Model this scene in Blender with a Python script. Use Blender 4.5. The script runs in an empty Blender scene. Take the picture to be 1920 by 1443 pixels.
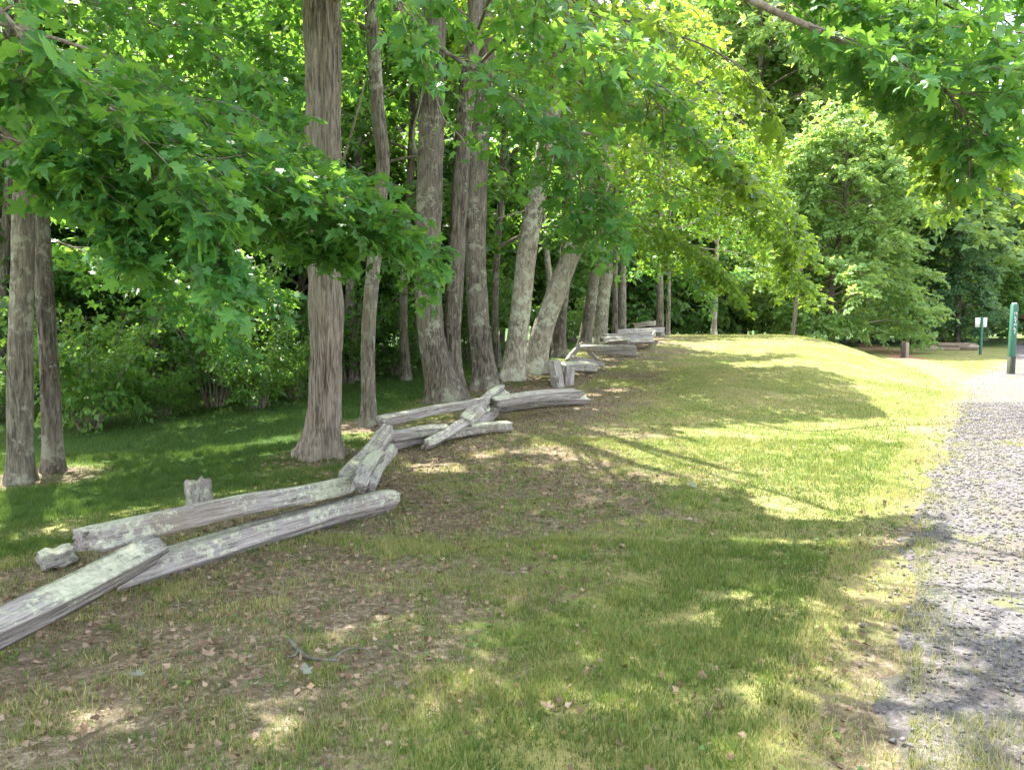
import bpy, math, numpy as np
from mathutils import Matrix, Vector

# ------------------------------------------------------------------ camera, sky, sun, exposure
SC = bpy.context.scene
COL = SC.collection
R = math.radians
CAMZ, PITCH, FPX, CX, CY = 1.6, R(4.7), 1423.0, 960.0, 721.5
cam = bpy.data.cameras.new('camera'); camo = bpy.data.objects.new('camera', cam); COL.objects.link(camo)
camo.location = (0, 0, CAMZ); camo.rotation_euler = (R(90) - PITCH, 0, 0)
cam.sensor_width = 36; cam.lens = FPX / 1920 * 36; cam.clip_end = 2000; cam.clip_start = 0.05
SC.camera = camo
SUN_EL, SUN_AZ = R(63), R(-28)          # azimuth from +Y (forward), negative = to the left
TS = np.array([math.sin(SUN_AZ) * math.cos(SUN_EL), math.cos(SUN_AZ) * math.cos(SUN_EL), math.sin(SUN_EL)])
W = bpy.data.worlds.new('World'); SC.world = W; W.use_nodes = True
wn = W.node_tree; sky = wn.nodes.new('ShaderNodeTexSky'); sky.sky_type = 'NISHITA'; sky.sun_disc = False
sky.sun_elevation = SUN_EL; sky.sun_rotation = SUN_AZ; sky.air_density = 1.0; sky.dust_density = 2.5; sky.ozone_density = 1.0
bgn = wn.nodes['Background']; bgn.inputs['Strength'].default_value = 0.15
tcw = wn.nodes.new('ShaderNodeTexCoord'); nzw = wn.nodes.new('ShaderNodeTexNoise'); nzw.inputs['Scale'].default_value = 2.6; nzw.inputs['Detail'].default_value = 6
mpw = wn.nodes.new('ShaderNodeMapping'); mpw.inputs['Scale'].default_value = (1, 1, 2.2); wn.links.new(tcw.outputs['Generated'], mpw.inputs[0]); wn.links.new(mpw.outputs[0], nzw.inputs['Vector'])
rpw = wn.nodes.new('ShaderNodeValToRGB'); rpw.color_ramp.elements[0].position = .36; rpw.color_ramp.elements[1].position = .60; wn.links.new(nzw.outputs['Fac'], rpw.inputs[0])
mxw = wn.nodes.new('ShaderNodeMix'); mxw.data_type = 'RGBA'; wn.links.new(rpw.outputs[0], mxw.inputs[0]); wn.links.new(sky.outputs[0], mxw.inputs[6]); mxw.inputs[7].default_value = (5.2, 5.05, 4.85, 1)   # sunlit white cloud
wn.links.new(mxw.outputs[2], bgn.inputs['Color'])
sl = bpy.data.lights.new('sun', 'SUN'); slo = bpy.data.objects.new('sun', sl); COL.objects.link(slo)
sl.energy = 4.0; sl.angle = R(0.55); sl.color = (1, 0.94, 0.82)
slo.rotation_euler = Vector(TS).to_track_quat('Z', 'Y').to_euler(); slo.location = (-30, 10, 40)
SC.view_settings.view_transform = 'Standard'; SC.view_settings.look = 'None'
SC.view_settings.exposure = 2.62; SC.view_settings.gamma = 1.0
SC.render.engine = 'CYCLES'
SC.cycles.use_denoising = True
SC.cycles.max_bounces = 7; SC.cycles.diffuse_bounces = 4; SC.cycles.glossy_bounces = 2; SC.cycles.transmission_bounces = 4
SC.cycles.sample_clamp_indirect = 6

rng = np.random.default_rng(7)

# ------------------------------------------------------------------ maths helpers
def sstep(a, b, x):
    t = np.clip((x - a) / (b - a), 0, 1); return t * t * (3 - 2 * t)

def _hash(ix, iy, iz, seed):
    n = (ix * 374761393 + iy * 668265263 + iz * 2147483647 + seed * 974634277) & 0xffffffff
    n = ((n ^ (n >> 13)) * 1274126177) & 0xffffffff
    return ((n ^ (n >> 16)) & 0xffff) / 65535.0

def vn(x, y, z=0.0, seed=0):
    x, y, z = np.broadcast_arrays(np.asarray(x, float), np.asarray(y, float), np.asarray(z, float))
    ix, iy, iz = [np.floor(a).astype(np.int64) for a in (x, y, z)]
    fx, fy, fz = x - ix, y - iy, z - iz
    fx, fy, fz = [f * f * (3 - 2 * f) for f in (fx, fy, fz)]
    r = 0
    for a in (0, 1):
        for b in (0, 1):
            for c in (0, 1):
                r = r + _hash(ix + a, iy + b, iz + c, seed) * (fx if a else 1 - fx) * (fy if b else 1 - fy) * (fz if c else 1 - fz)
    return r * 2 - 1

def fbm(x, y, z=0.0, seed=0, o=3):
    r, a, s = 0, 1.0, 0
    for i in range(o):
        r = r + a * vn(np.asarray(x) * 2 ** i, np.asarray(y) * 2 ** i, np.asarray(z) * 2 ** i, seed + i); s += a; a *= .5
    return r / s

def nrm(v):
    return v / np.maximum(np.linalg.norm(v, axis=-1, keepdims=True), 1e-9)

def sdist(poly, x, y):
    """distance to an open polyline, positive on its left side"""
    x = np.asarray(x, float); y = np.asarray(y, float)
    best = np.full(x.shape, 1e9); sg = np.ones(x.shape)
    for (ax, ay), (bx, by) in zip(poly[:-1], poly[1:]):
        dx, dy = bx - ax, by - ay
        t = np.clip(((x - ax) * dx + (y - ay) * dy) / (dx * dx + dy * dy), 0, 1)
        qx, qy = x - ax - t * dx, y - ay - t * dy
        d = np.hypot(qx, qy); m = d < best
        best = np.where(m, d, best); sg = np.where(m, np.where(dx * qy - dy * qx >= 0, 1.0, -1.0), sg)
    return best * sg

ROAD = [(-1.6, -6), (0.1, 0), (1.42, 2.6), (3.15, 5.8), (5.6, 9.6), (9.4, 15.6), (12.6, 20.8), (17, 26.5), (25, 38), (40, 60), (80, 120)]
MOUND = [(-1.6, -6), (0.1, 0), (1.42, 2.6), (3.15, 5.8), (5.6, 9.6), (9.4, 15.6), (12.4, 20.6), (14.2, 25), (15.6, 32), (17.5, 60), (20, 120)]
FENCE = [(-12, -2), (-4.5, 3.2), (-2.8, 4.5), (-1.05, 7.0), (0.0, 12.2), (1.4, 15.2), (3.6, 21.5), (5.8, 28.5), (7.5, 36), (12, 60), (20, 120)]

def hgt(x, y):
    x = np.asarray(x, float); y = np.asarray(y, float)
    dr = sdist(ROAD, x, y); df = sdist(FENCE, x, y)
    rise = 1.08 * sstep(6, 30, y) - 0.75 * sstep(31, 56, y)
    z = rise * sstep(0.1, 4.2, sdist(MOUND, x, y))
    z = z - np.clip(0.05 * (df - 0.6), 0, 2.0) * (df > 0)
    z = z + 0.035 * fbm(x * .7, y * .7, 0, 5) * sstep(-.3, .8, dr)
    far = np.hypot(x, y); z = np.where(far > 90, z * np.clip(1 - (far - 90) / 60, 0, 1), z)
    return z

def ray(px, py):
    a, b = (px - CX) / FPX, (CY - py) / FPX
    c, s = math.cos(PITCH), math.sin(PITCH)
    return np.array([a, c + b * s, -s + b * c])

def at(px, py, Y):
    r = ray(px, py); return np.array([0, 0, CAMZ]) + r * (Y / r[1])

def gnd(px, py, up=0.0):
    r = ray(px, py); o = np.array([0, 0, CAMZ])
    ts = np.linspace(1.5, 70, 1400)
    P = o + ts[:, None] * r; below = P[:, 2] < hgt(P[:, 0], P[:, 1]) + up
    i = int(np.argmax(below)) if below.any() else len(ts) - 1
    a, b = ts[max(i - 1, 0)], ts[i]
    for _ in range(14):
        m = (a + b) / 2; q = o + m * r
        if q[2] < hgt(q[0], q[1]) + up: b = m
        else: a = m
    return o + b * r

def project(P):
    d = P - np.array([0, 0, CAMZ]); c, s = math.cos(PITCH), math.sin(PITCH)
    zc = d[..., 1] * c - d[..., 2] * s; yc = d[..., 1] * s + d[..., 2] * c
    zz = np.where(zc > .05, zc, .05)
    return CX + FPX * d[..., 0] / zz, CY - FPX * yc / zz, zc

def inpoly(poly, x, y):
    r = np.zeros(np.shape(x), bool); n = len(poly)
    for i in range(n):
        x1, y1 = poly[i]; x2, y2 = poly[(i + 1) % n]
        if y1 == y2: continue
        r ^= ((y1 > y) != (y2 > y)) & (x < (x2 - x1) * (y - y1) / (y2 - y1) + x1)
    return r

# ------------------------------------------------------------------ mesh helpers
def mk(name, V, F, mats, parent=None, smooth=False, attrs=None, midx=None):
    V = np.asarray(V, np.float32).reshape(-1, 3); me = bpy.data.meshes.new(name)
    if isinstance(F, np.ndarray): Fl = [F]
    else: Fl = [np.asarray(f) for f in F if len(f)]
    nl = sum(f.size for f in Fl); nf = sum(len(f) for f in Fl)
    me.vertices.add(len(V)); me.vertices.foreach_set('co', V.ravel())
    me.loops.add(nl); me.loops.foreach_set('vertex_index', np.concatenate([f.ravel() for f in Fl]).astype(np.int32))
    tot = np.concatenate([np.full(len(f), f.shape[1]) for f in Fl]); st = np.concatenate([[0], np.cumsum(tot)[:-1]])
    me.polygons.add(nf); me.polygons.foreach_set('loop_start', st.astype(np.int32))
    if smooth: me.polygons.foreach_set('use_smooth', np.ones(nf, bool))
    for m in (mats if isinstance(mats, (list, tuple)) else [mats]): me.materials.append(m)
    if midx is not None: me.polygons.foreach_set('material_index', np.asarray(midx, np.int32))
    me.update(calc_edges=True)
    for k, a in (attrs or {}).items():
        at_ = me.attributes.new(k, 'FLOAT', 'POINT'); at_.data.foreach_set('value', np.asarray(a, np.float32))
    o = bpy.data.objects.new(name, me); COL.objects.link(o)
    if parent is not None: o.parent = parent
    return o

def tag(o, label=None, cat=None, group=None, kind=None):
    for k, v in (('label', label), ('category', cat), ('group', group), ('kind', kind)):
        if v: o[k] = v
    return o

def empty(name, loc, label=None, cat=None, group=None):
    o = bpy.data.objects.new(name, None); COL.objects.link(o); o.location = tuple(float(v) for v in loc)
    o.empty_display_size = .2
    return tag(o, label, cat, group)

def catmull(P, n):
    P = np.asarray(P, float)
    if len(P) == 2: return P[0] + np.linspace(0, 1, n)[:, None] * (P[1] - P[0])
    Q = np.vstack([2 * P[0] - P[1], P, 2 * P[-1] - P[-2]])
    t = np.linspace(0, len(P) - 1 - 1e-6, n); i = t.astype(int); f = (t - i)[:, None]
    a, b, c, d = Q[i], Q[i + 1], Q[i + 2], Q[i + 3]
    return .5 * (2 * b + (c - a) * f + (2 * a - 5 * b + 4 * c - d) * f ** 2 + (3 * b - a - 3 * c + d) * f ** 3)

def tubes(paths, radii, sides):
    """paths (N,K,3), radii (N,K) -> verts, quads"""
    N, K, _ = paths.shape
    T = nrm(np.gradient(paths, axis=1))
    ref = np.where(np.abs(T[..., 2:3]) > .9, np.array([1., 0, 0]), np.array([0, 0, 1.]))
    A = nrm(np.cross(T, ref)); B = np.cross(T, A)
    th = np.arange(sides) / sides * 2 * np.pi
    V = paths[:, :, None] + radii[:, :, None, None] * (np.cos(th)[:, None] * A[:, :, None] + np.sin(th)[:, None] * B[:, :, None])
    idx = np.arange(N * K * sides).reshape(N, K, sides)
    a = idx[:, :-1]; b = idx[:, 1:]
    F = np.stack([a, np.roll(a, -1, 2), np.roll(b, -1, 2), b], -1).reshape(-1, 4)
    return V.reshape(-1, 3), F

# ------------------------------------------------------------------ materials
def mat(name):
    m = bpy.data.materials.new(name); m.use_nodes = True; nt = m.node_tree; nt.nodes.clear()
    return m, nt
class NB:
    def __init__(s, nt): s.nt = nt
    def n(s, t, **kw):
        nd = s.nt.nodes.new('ShaderNode' + t)
        for k, v in kw.items():
            if k in nd.inputs: 
                i = nd.inputs[k]
                if hasattr(v, 'node'): s.nt.links.new(v, i)
                else: i.default_value = v
            else: setattr(nd, k, v)
        return nd
    def l(s, a, b): s.nt.links.new(a, b)
    def noise(s, vec, scale, detail=3, rough=.55, dist=0):
        return s.n('TexNoise', Vector=vec, Scale=scale, Detail=detail, Roughness=rough, Distortion=dist).outputs['Fac']
    def ramp(s, f, stops):
        r = s.n('ValToRGB'); s.l(f, r.inputs[0]); e = r.color_ramp.elements
        while len(e) < len(stops): e.new(.5)
        for q, (p, c) in zip(e, stops):
            q.position = p; q.color = c if len(c) == 4 else (*c, 1)
        return r.outputs[0]
    def mix(s, f, a, b, mode='MIX'):
        m = s.n('Mix', data_type='RGBA', blend_type=mode)
        for i, v in ((0, f), (6, a), (7, b)):
            if hasattr(v, 'node'): s.l(v, m.inputs[i])
            else: m.inputs[i].default_value = v if i == 0 else (*v, 1)
        return m.outputs[2]
    def math(s, op, a, b=0.0, clamp=False):
        m = s.n('Math', operation=op, use_clamp=clamp)
        for i, v in ((0, a), (1, b)):
            if hasattr(v, 'node'): s.l(v, m.inputs[i])
            else: m.inputs[i].default_value = v
        return m.outputs[0]
    def mapping(s, vec, sc): return s.n('Mapping', Vector=vec, Scale=sc).outputs[0]
    def coord(s, w='Object'): return s.n('TexCoord').outputs[w]
    def attr(s, nm): return s.n('Attribute', attribute_name=nm).outputs['Fac']
    def out(s, sh): o = s.n('OutputMaterial'); s.l(sh, o.inputs[0])
    def bump(s, h, strength, dist): return s.n('Bump', Height=h, Strength=strength, Distance=dist).outputs[0]
    def pbr(s, col, rough=.8, spec=.3, normal=None):
        p = s.n('BsdfPrincipled', Roughness=rough)
        p.inputs['Specular IOR Level'].default_value = spec
        if hasattr(col, 'node'): s.l(col, p.inputs['Base Color'])
        else: p.inputs['Base Color'].default_value = (*col, 1)
        if normal is not None: s.l(normal, p.inputs['Normal'])
        return p.outputs[0]

def leaf_mat(name, dark, mid, light, trans, fac=.42, rough=.42, spec=.35):
    m, nt = mat(name); b = NB(nt); t = b.attr('tint')
    t = b.math('ADD', t, b.math('MULTIPLY', b.math('SUBTRACT', b.noise(b.coord(), 22, 3, .6), .5), .7), True)
    c = b.ramp(t, [(0, dark), (.5, mid), (1, light)])
    tr = b.ramp(t, [(0, [v * .7 for v in trans]), (1, [min(1, v * 1.25) for v in trans])])
    s = b.n('MixShader', Fac=fac); b.l(b.pbr(c, rough, spec), s.inputs[1])
    tt = b.n('BsdfTranslucent'); b.l(tr, tt.inputs['Color']); b.l(tt.outputs[0], s.inputs[2]); b.out(s.outputs[0]); return m

M = {}
M['maple'] = leaf_mat('maple_leaf', (.033, .120, .036), (.050, .172, .048), (.088, .24, .06), (.28, .54, .06))
M['lime'] = leaf_mat('yellow_green_leaf', (.055, .13, .026), (.085, .18, .034), (.13, .24, .04), (.38, .57, .045), fac=.45)
M['forest'] = leaf_mat('forest_leaf', (.034, .092, .026), (.055, .14, .034), (.09, .195, .045), (.22, .42, .045), fac=.38)
M['shrub'] = leaf_mat('shrub_leaf', (.055, .135, .032), (.085, .195, .045), (.145, .28, .07), (.30, .50, .06), fac=.40)
M['pale_green'] = leaf_mat('pale_green_leaf', (.10, .20, .065), (.15, .28, .095), (.22, .37, .14), (.46, .64, .13), fac=.45)
M['bluegreen'] = leaf_mat('hazy_blue_green_leaf', (.06, .14, .07), (.095, .20, .10), (.14, .26, .13), (.30, .48, .13), fac=.42)  # leaf green shifted to blue, painting in the haze of distance

def bark_mat(name, dark, mid, light, lichen, lich_amt, streak=(9, 9, 1.1), bump=.6):
    m, nt = mat(name); b = NB(nt); co = b.coord()
    s1 = b.noise(b.mapping(co, streak), 3.0, 5, .65, .6)
    s2 = b.noise(b.mapping(co, (streak[0] * 3, streak[1] * 3, streak[2] * 2)), 3.0, 4, .6)
    c = b.ramp(s1, [(.38, dark), (.49, mid), (.62, light)])
    c = b.mix(b.math('MULTIPLY', s2, .55), c, [v * .55 for v in mid])
    big = b.noise(co, 1.3, 4, .6)
    c = b.mix(b.ramp(big, [(.42, (0, 0, 0)), (.62, (.45, .45, .45))]), c, light)
    li = b.noise(co, 7.0, 5, .7); lb = b.noise(co, 1.7, 2, .5)
    lm = b.ramp(b.math('ADD', li, b.math('MULTIPLY', b.math('SUBTRACT', lb, .5), .6)), [(.60 - lich_amt, (0, 0, 0)), (.66 - lich_amt, (.8, .8, .8))])
    c = b.mix(lm, c, lichen)
    h = b.math('ADD', s1, b.math('MULTIPLY', s2, .5))
    b.out(b.pbr(c, .92, .15, b.bump(h, min(1, bump * 1.5), .06))); return m

M['bark_shaggy'] = bark_mat('shaggy_bark', (.06, .05, .042), (.27, .23, .19), (.50, .445, .38), (.40, .39, .32), -.08, (14, 14, 1.0), .9)
M['bark_grey'] = bark_mat('grey_bark', (.06, .052, .042), (.17, .152, .122), (.31, .28, .23), (.34, .35, .27), .04, (10, 10, 1.6))
M['bark_lichen'] = bark_mat('lichen_bark', (.09, .08, .062), (.24, .22, .175), (.40, .375, .30), (.42, .44, .34), .07, (6, 6, 2.2), .4)
M['bark_dark'] = bark_mat('dark_bark', (.035, .030, .024), (.12, .105, .085), (.25, .225, .185), (.30, .31, .24), .02, (9, 9, 1.4))
M['bark_limb'] = bark_mat('limb_bark', (.08, .065, .05), (.17, .145, .115), (.30, .27, .22), (.30, .31, .25), .0, (7, 7, 7), .3)

def rail_mat():
    m, nt = mat('weathered_rail_wood'); b = NB(nt); co = b.coord(); oi = b.n('ObjectInfo').outputs['Random']
    co2 = b.n('VectorMath', operation='ADD'); b.l(co, co2.inputs[0])
    cv = b.n('CombineXYZ'); b.l(b.math('MULTIPLY', oi, 40.0), cv.inputs[0]); b.l(b.math('MULTIPLY', oi, 17.0), cv.inputs[1]); b.l(cv.outputs[0], co2.inputs[1]); co = co2.outputs[0]
    g = b.noise(b.mapping(co, (1.1, 22, 22)), 3, 5, .7, .4)
    g2 = b.noise(b.mapping(co, (2.0, 60, 60)), 3, 3, .6)
    c = b.ramp(g, [(.34, (.06, .052, .046)), (.44, (.25, .23, .222)), (.62, (.46, .432, .42))])
    c = b.mix(b.math('MULTIPLY', g2, .5), c, (.20, .19, .185))
    st = b.noise(co, 2.2, 4, .6); c = b.mix(b.ramp(st, [(.52, (0, 0, 0)), (.66, (.6, .6, .6))]), c, (.20, .165, .12))
    n1 = b.noise(co, 19, 6, .75, .5); n2 = b.noise(co, 1.6, 2, .5)
    # lichen grows on the upper faces
    nz = b.n('SeparateXYZ'); b.l(b.n('NewGeometry').outputs['Normal'], nz.inputs[0])
    up = b.math('MULTIPLY', b.math('ADD', nz.outputs[2], .25), .11)
    lsum = b.math('ADD', b.math('ADD', n1, b.math('MULTIPLY', b.math('SUBTRACT', n2, .5), .7)), up)
    lm = b.ramp(lsum, [(.60, (0, 0, 0)), (.67, (.85, .85, .85))])
    lc = b.ramp(b.noise(co, 30, 3, .6), [(.3, (.30, .33, .25)), (.65, (.56, .58, .45))])
    c = b.mix(lm, c, lc)
    h = b.math('ADD', b.math('ADD', g, b.math('MULTIPLY', g2, .4)), b.math('MULTIPLY', lm, .15))
    b.out(b.pbr(c, .93, .12, b.bump(h, .8, .02))); return m
M['rail'] = rail_mat()

def ground_mat():
    m, nt = mat('lawn_and_leaf_litter'); b = NB(nt); co = b.coord()
    bare = b.attr('bare'); wood = b.attr('wood')
    n1 = b.noise(co, 1.1, 5, .65); n2 = b.noise(co, 14, 4, .7); n3 = b.noise(co, 60, 3, .6); n4 = b.noise(co, .35, 3, .5)
    grass = b.ramp(n2, [(.25, (.07, .098, .03)), (.5, (.14, .168, .05)), (.75, (.24, .235, .10))])
    grass = b.mix(b.ramp(n1, [(.40, (0, 0, 0)), (.60, (.85, .85, .85))]), grass, (.27, .225, .11))
    grass = b.mix(b.ramp(n4, [(.45, (0, 0, 0)), (.65, (.5, .5, .5))]), grass, (.13, .165, .03))
    vo = b.n('TexVoronoi', Scale=34.0); b.l(co, vo.inputs['Vector']); sep = b.n('SeparateColor'); b.l(vo.outputs['Color'], sep.inputs[0])
    lit = b.ramp(sep.outputs[0], [(0, (.09, .07, .05)), (.45, (.15, .12, .085)), (.8, (.21, .17, .125)), (1, (.30, .24, .19))])
    soil = b.mix(b.ramp(n3, [(.35, (0, 0, 0)), (.6, (1, 1, 1))]), (.11, .09, .06), lit)
    f = b.math('ADD', bare, b.math('MULTIPLY', b.math('SUBTRACT', b.math('ADD', n2, n1), 1.0), 1.0))
    fm = b.ramp(f, [(.38, (0, 0, 0)), (.62, (1, 1, 1))])
    c = b.mix(fm, grass, soil)
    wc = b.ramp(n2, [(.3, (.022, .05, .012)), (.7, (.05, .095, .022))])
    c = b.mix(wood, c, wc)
    dm = b.ramp(b.math('ADD', b.attr('dirt'), b.math('MULTIPLY', b.math('SUBTRACT', n2, .5), .5)), [(.3, (0, 0, 0)), (.7, (1, 1, 1))])
    c = b.mix(dm, c, b.ramp(n2, [(.3, (.17, .102, .06)), (.7, (.24, .152, .095))]))
    h = b.math('ADD', n2, b.math('MULTIPLY', n3, .6))
    b.out(b.pbr(c, .95, .1, b.bump(h, .7, .03))); return m
M['ground'] = ground_mat()

def gravel_mat():
    m, nt = mat('gravel'); b = NB(nt); co = b.coord()
    v = b.n('TexVoronoi', Scale=60.0); b.l(co, v.inputs['Vector']); s = b.n('SeparateColor'); b.l(v.outputs['Color'], s.inputs[0])
    c = b.ramp(s.outputs[0], [(0, (.056, .053, .058)), (.4, (.080, .076, .083)), (.8, (.105, .10, .109)), (1, (.16, .153, .163))])
    n = b.noise(co, .9, 4, .6); c = b.mix(b.ramp(n, [(.46, (0, 0, 0)), (.66, (.6, .6, .6))]), c, (.105, .085, .07))
    w = b.noise(co, 2.3, 4, .65); c = b.mix(b.ramp(w, [(.55, (0, 0, 0)), (.66, (.7, .7, .7))]), c, (.10, .105, .04))
    d = b.ramp(v.outputs['Distance'], [(0, (1, 1, 1)), (.6, (0, 0, 0))])
    b.out(b.pbr(c, .9, .2, b.bump(d, .5, .012))); return m
M['gravel'] = gravel_mat()

def simple(name, c0, c1, scale=12, rough=.85, spec=.2, bump=.3, dist=.01, stretch=(1, 1, 1)):
    m, nt = mat(name); b = NB(nt); n = b.noise(b.mapping(b.coord(), stretch), scale, 4, .6)
    b.out(b.pbr(b.ramp(n, [(.3, c0), (.7, c1)]), rough, spec, b.bump(n, bump, dist))); return m
M['dirt'] = simple('bare_pink_dirt', (.17, .115, .075), (.25, .175, .115), 9)
M['green_paint'] = simple('green_painted_wood', (.018, .085, .055), (.03, .12, .08), 20, .55, .35)
M['green_base'] = simple('dark_post_foot', (.03, .04, .03), (.055, .06, .04), 20)  # foot of the post, darker than its body
M['white_paint'] = simple('white_sign_paint', (.68, .70, .72), (.80, .81, .82), 14, .5, .4, .05)
M['red_roof'] = simple('brown_red_roofing', (.22, .10, .085), (.33, .17, .15), 6)
M['dark_wall'] = simple('dark_brown_siding', (.035, .028, .024), (.07, .055, .045), 6)
M['log'] = simple('grey_log_wood', (.16, .13, .10), (.34, .29, .235), 8, .9, .1, .5, .02, (1, 6, 6))
M['twig'] = simple('lichen_twig', (.055, .05, .04), (.16, .165, .135), 25, .9, .1)
M['dead'] = leaf_mat('dead_leaf', (.09, .058, .038), (.19, .13, .088), (.33, .25, .19), (.26, .17, .09), fac=.15, rough=.7, spec=.2)
M['pale'] = simple('pale_leaf_underside', (.11, .125, .105), (.19, .21, .175), 30, .7, .2, .1)

def grass_mat():
    m, nt = mat('grass_blades'); b = NB(nt); t = b.attr('tint')
    c = b.ramp(t, [(0, (.040, .085, .020)), (.35, (.100, .178, .044)), (.7, (.215, .245, .078)), (1, (.43, .38, .21))])
    s = b.n('MixShader', Fac=.38); b.l(b.pbr(c, .6, .25), s.inputs[1])
    tt = b.n('BsdfTranslucent'); b.l(b.ramp(t, [(0, (.10, .19, .025)), (.6, (.34, .38, .07)), (1, (.48, .42, .17))]), tt.inputs['Color'])
    b.l(tt.outputs[0], s.inputs[2]); b.out(s.outputs[0]); return m
M['grass'] = grass_mat()
def stone_mat():
    m, nt = mat('gravel_stone'); b = NB(nt); t = b.attr('tint'); n = b.noise(b.coord(), 60, 3, .6)
    c = b.ramp(t, [(0, (.055, .055, .06)), (.5, (.10, .097, .106)), (.85, (.18, .174, .185)), (1, (.13, .105, .09))])
    b.out(b.pbr(b.mix(b.math('MULTIPLY', n, .3), c, (.2, .19, .18)), .85, .25)); return m
M['stone'] = stone_mat()

# ------------------------------------------------------------------ the ground
TRUNK_FEET = [gnd(*p)[:2] for p in ((603, 858), (692, 797), (846, 750), (912, 728), (960, 712), (996, 700), (70, 895))]
def feet(x, y):
    r = np.zeros(np.shape(x))
    for q in TRUNK_FEET: r = np.maximum(r, np.exp(-(np.hypot(x - q[0], y - q[1]) / .75) ** 2))
    return r
def bare_mask(x, y):
    df = -sdist(FENCE, x, y)                          # metres to the lawn side of the fence
    n = fbm(x * .9, y * .9, 0, 21, 4)
    near = np.clip(1.0 - np.hypot(x + 2.2, (y - 3.0) * 1.0) / 4.2, 0, 1)
    b = 0.95 * sstep(3.8, .4, df) * (df > -2.5) + .35 * near + .5 * n
    far = sstep(9, 16, y); b = b - far * .42
    shoulder = sstep(.75, .05, sdist(ROAD, x, y)) * .55 * (y < 19)
    b = np.maximum(b, shoulder + .3 * n)
    # ring of litter behind the fence, under the trunks
    beh = sstep(2.0, .4, -df) * (df < 0); b = np.where(df < 0, np.maximum(.75 * beh, 1.1 * feet(x, y)) + .3 * n, b)
    return np.clip(b, 0, 1)
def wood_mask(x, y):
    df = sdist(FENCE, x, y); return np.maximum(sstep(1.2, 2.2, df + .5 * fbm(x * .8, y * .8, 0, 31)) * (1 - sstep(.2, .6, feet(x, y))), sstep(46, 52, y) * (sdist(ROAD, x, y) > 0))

DIRT = np.array([gnd(*p)[:2] for p in ((1822, 718), (1775, 700), (1725, 682), (1675, 662), (1640, 651), (1610, 644))])
def dirt_mask(x, y):
    d = np.abs(sdist([tuple(v) for v in DIRT], x, y)); return sstep(1.05, .35, d + .35 * fbm(x * 1.6, y * 1.6, 0, 91, 3)) * .95
def axis(fine0, fine1, step, lo, hi, grow=1.12):
    a = list(np.arange(fine0, fine1 + 1e-6, step)); s = step
    while a[-1] < hi: s *= grow; a.append(a[-1] + s)
    s = step
    while a[0] > lo: s *= grow; a.insert(0, a[0] - s)
    return np.array(a)
def build_ground():
    xs = axis(-7, 15, .17, -400, 400); ys = axis(0, 32, .17, -300, 700)
    X, Y = np.meshgrid(xs, ys); x, y = X.ravel(), Y.ravel()
    V = np.stack([x, y, hgt(x, y)], 1)
    i = np.arange(len(V)).reshape(X.shape)
    F = np.stack([i[:-1, :-1], i[:-1, 1:], i[1:, 1:], i[1:, :-1]], -1).reshape(-1, 4)
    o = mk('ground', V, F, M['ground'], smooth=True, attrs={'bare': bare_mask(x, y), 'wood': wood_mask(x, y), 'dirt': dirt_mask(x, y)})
    tag(o, 'sloping mown lawn with bare leaf-littered soil along the fence', None, kind='structure')
build_ground()

def resamp(poly, step):
    P = catmull(np.array(poly, float), 400); d = np.r_[0, np.cumsum(np.hypot(*np.diff(P, axis=0).T))]
    s = np.arange(0, d[-1], step); return np.stack([np.interp(s, d, P[:, 0]), np.interp(s, d, P[:, 1])], 1)

def build_road():
    C = resamp([p for p in ROAD if p[1] < 70], .15)
    T = nrm(np.gradient(C, axis=0)); N = np.stack([T[:, 1], -T[:, 0]], 1)   # to the right
    offs = np.r_[np.linspace(-.16, 2, 10), 3, 4.5, 7, 11, 18, 30]
    wob = .16 * fbm(C[:, 0] * 1.3, C[:, 1] * 1.3, 0, 3) + .06 * vn(C[:, 0] * 6, C[:, 1] * 6, 0, 8)
    P = C[:, None] + N[:, None] * (offs[None, :, None] + (wob[:, None] * np.clip(1 - offs / 2, 0, 1))[..., None])
    z = hgt(P[..., 0], P[..., 1]) + .006 + .012 * fbm(P[..., 0] * 2, P[..., 1] * 2, 0, 9)*np.clip(offs * 2, 0, 1)
    z = np.maximum(z, hgt(P[..., 0], P[..., 1]) + .005)
    z[:, 1:] += .012; z[:, 0] -= .022       # the verge swallows the edge of the gravel
    V = np.dstack([P, z]).reshape(-1, 3); i = np.arange(len(V)).reshape(P.shape[:2])
    F = np.stack([i[:-1, :-1], i[:-1, 1:], i[1:, 1:], i[1:, :-1]], -1).reshape(-1, 4)[:, ::-1]
    tag(mk('gravel_road', V, F, M['gravel'], smooth=True), 'pale grey gravel road along the right of the lawn', None, kind='structure')
build_road()

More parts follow.
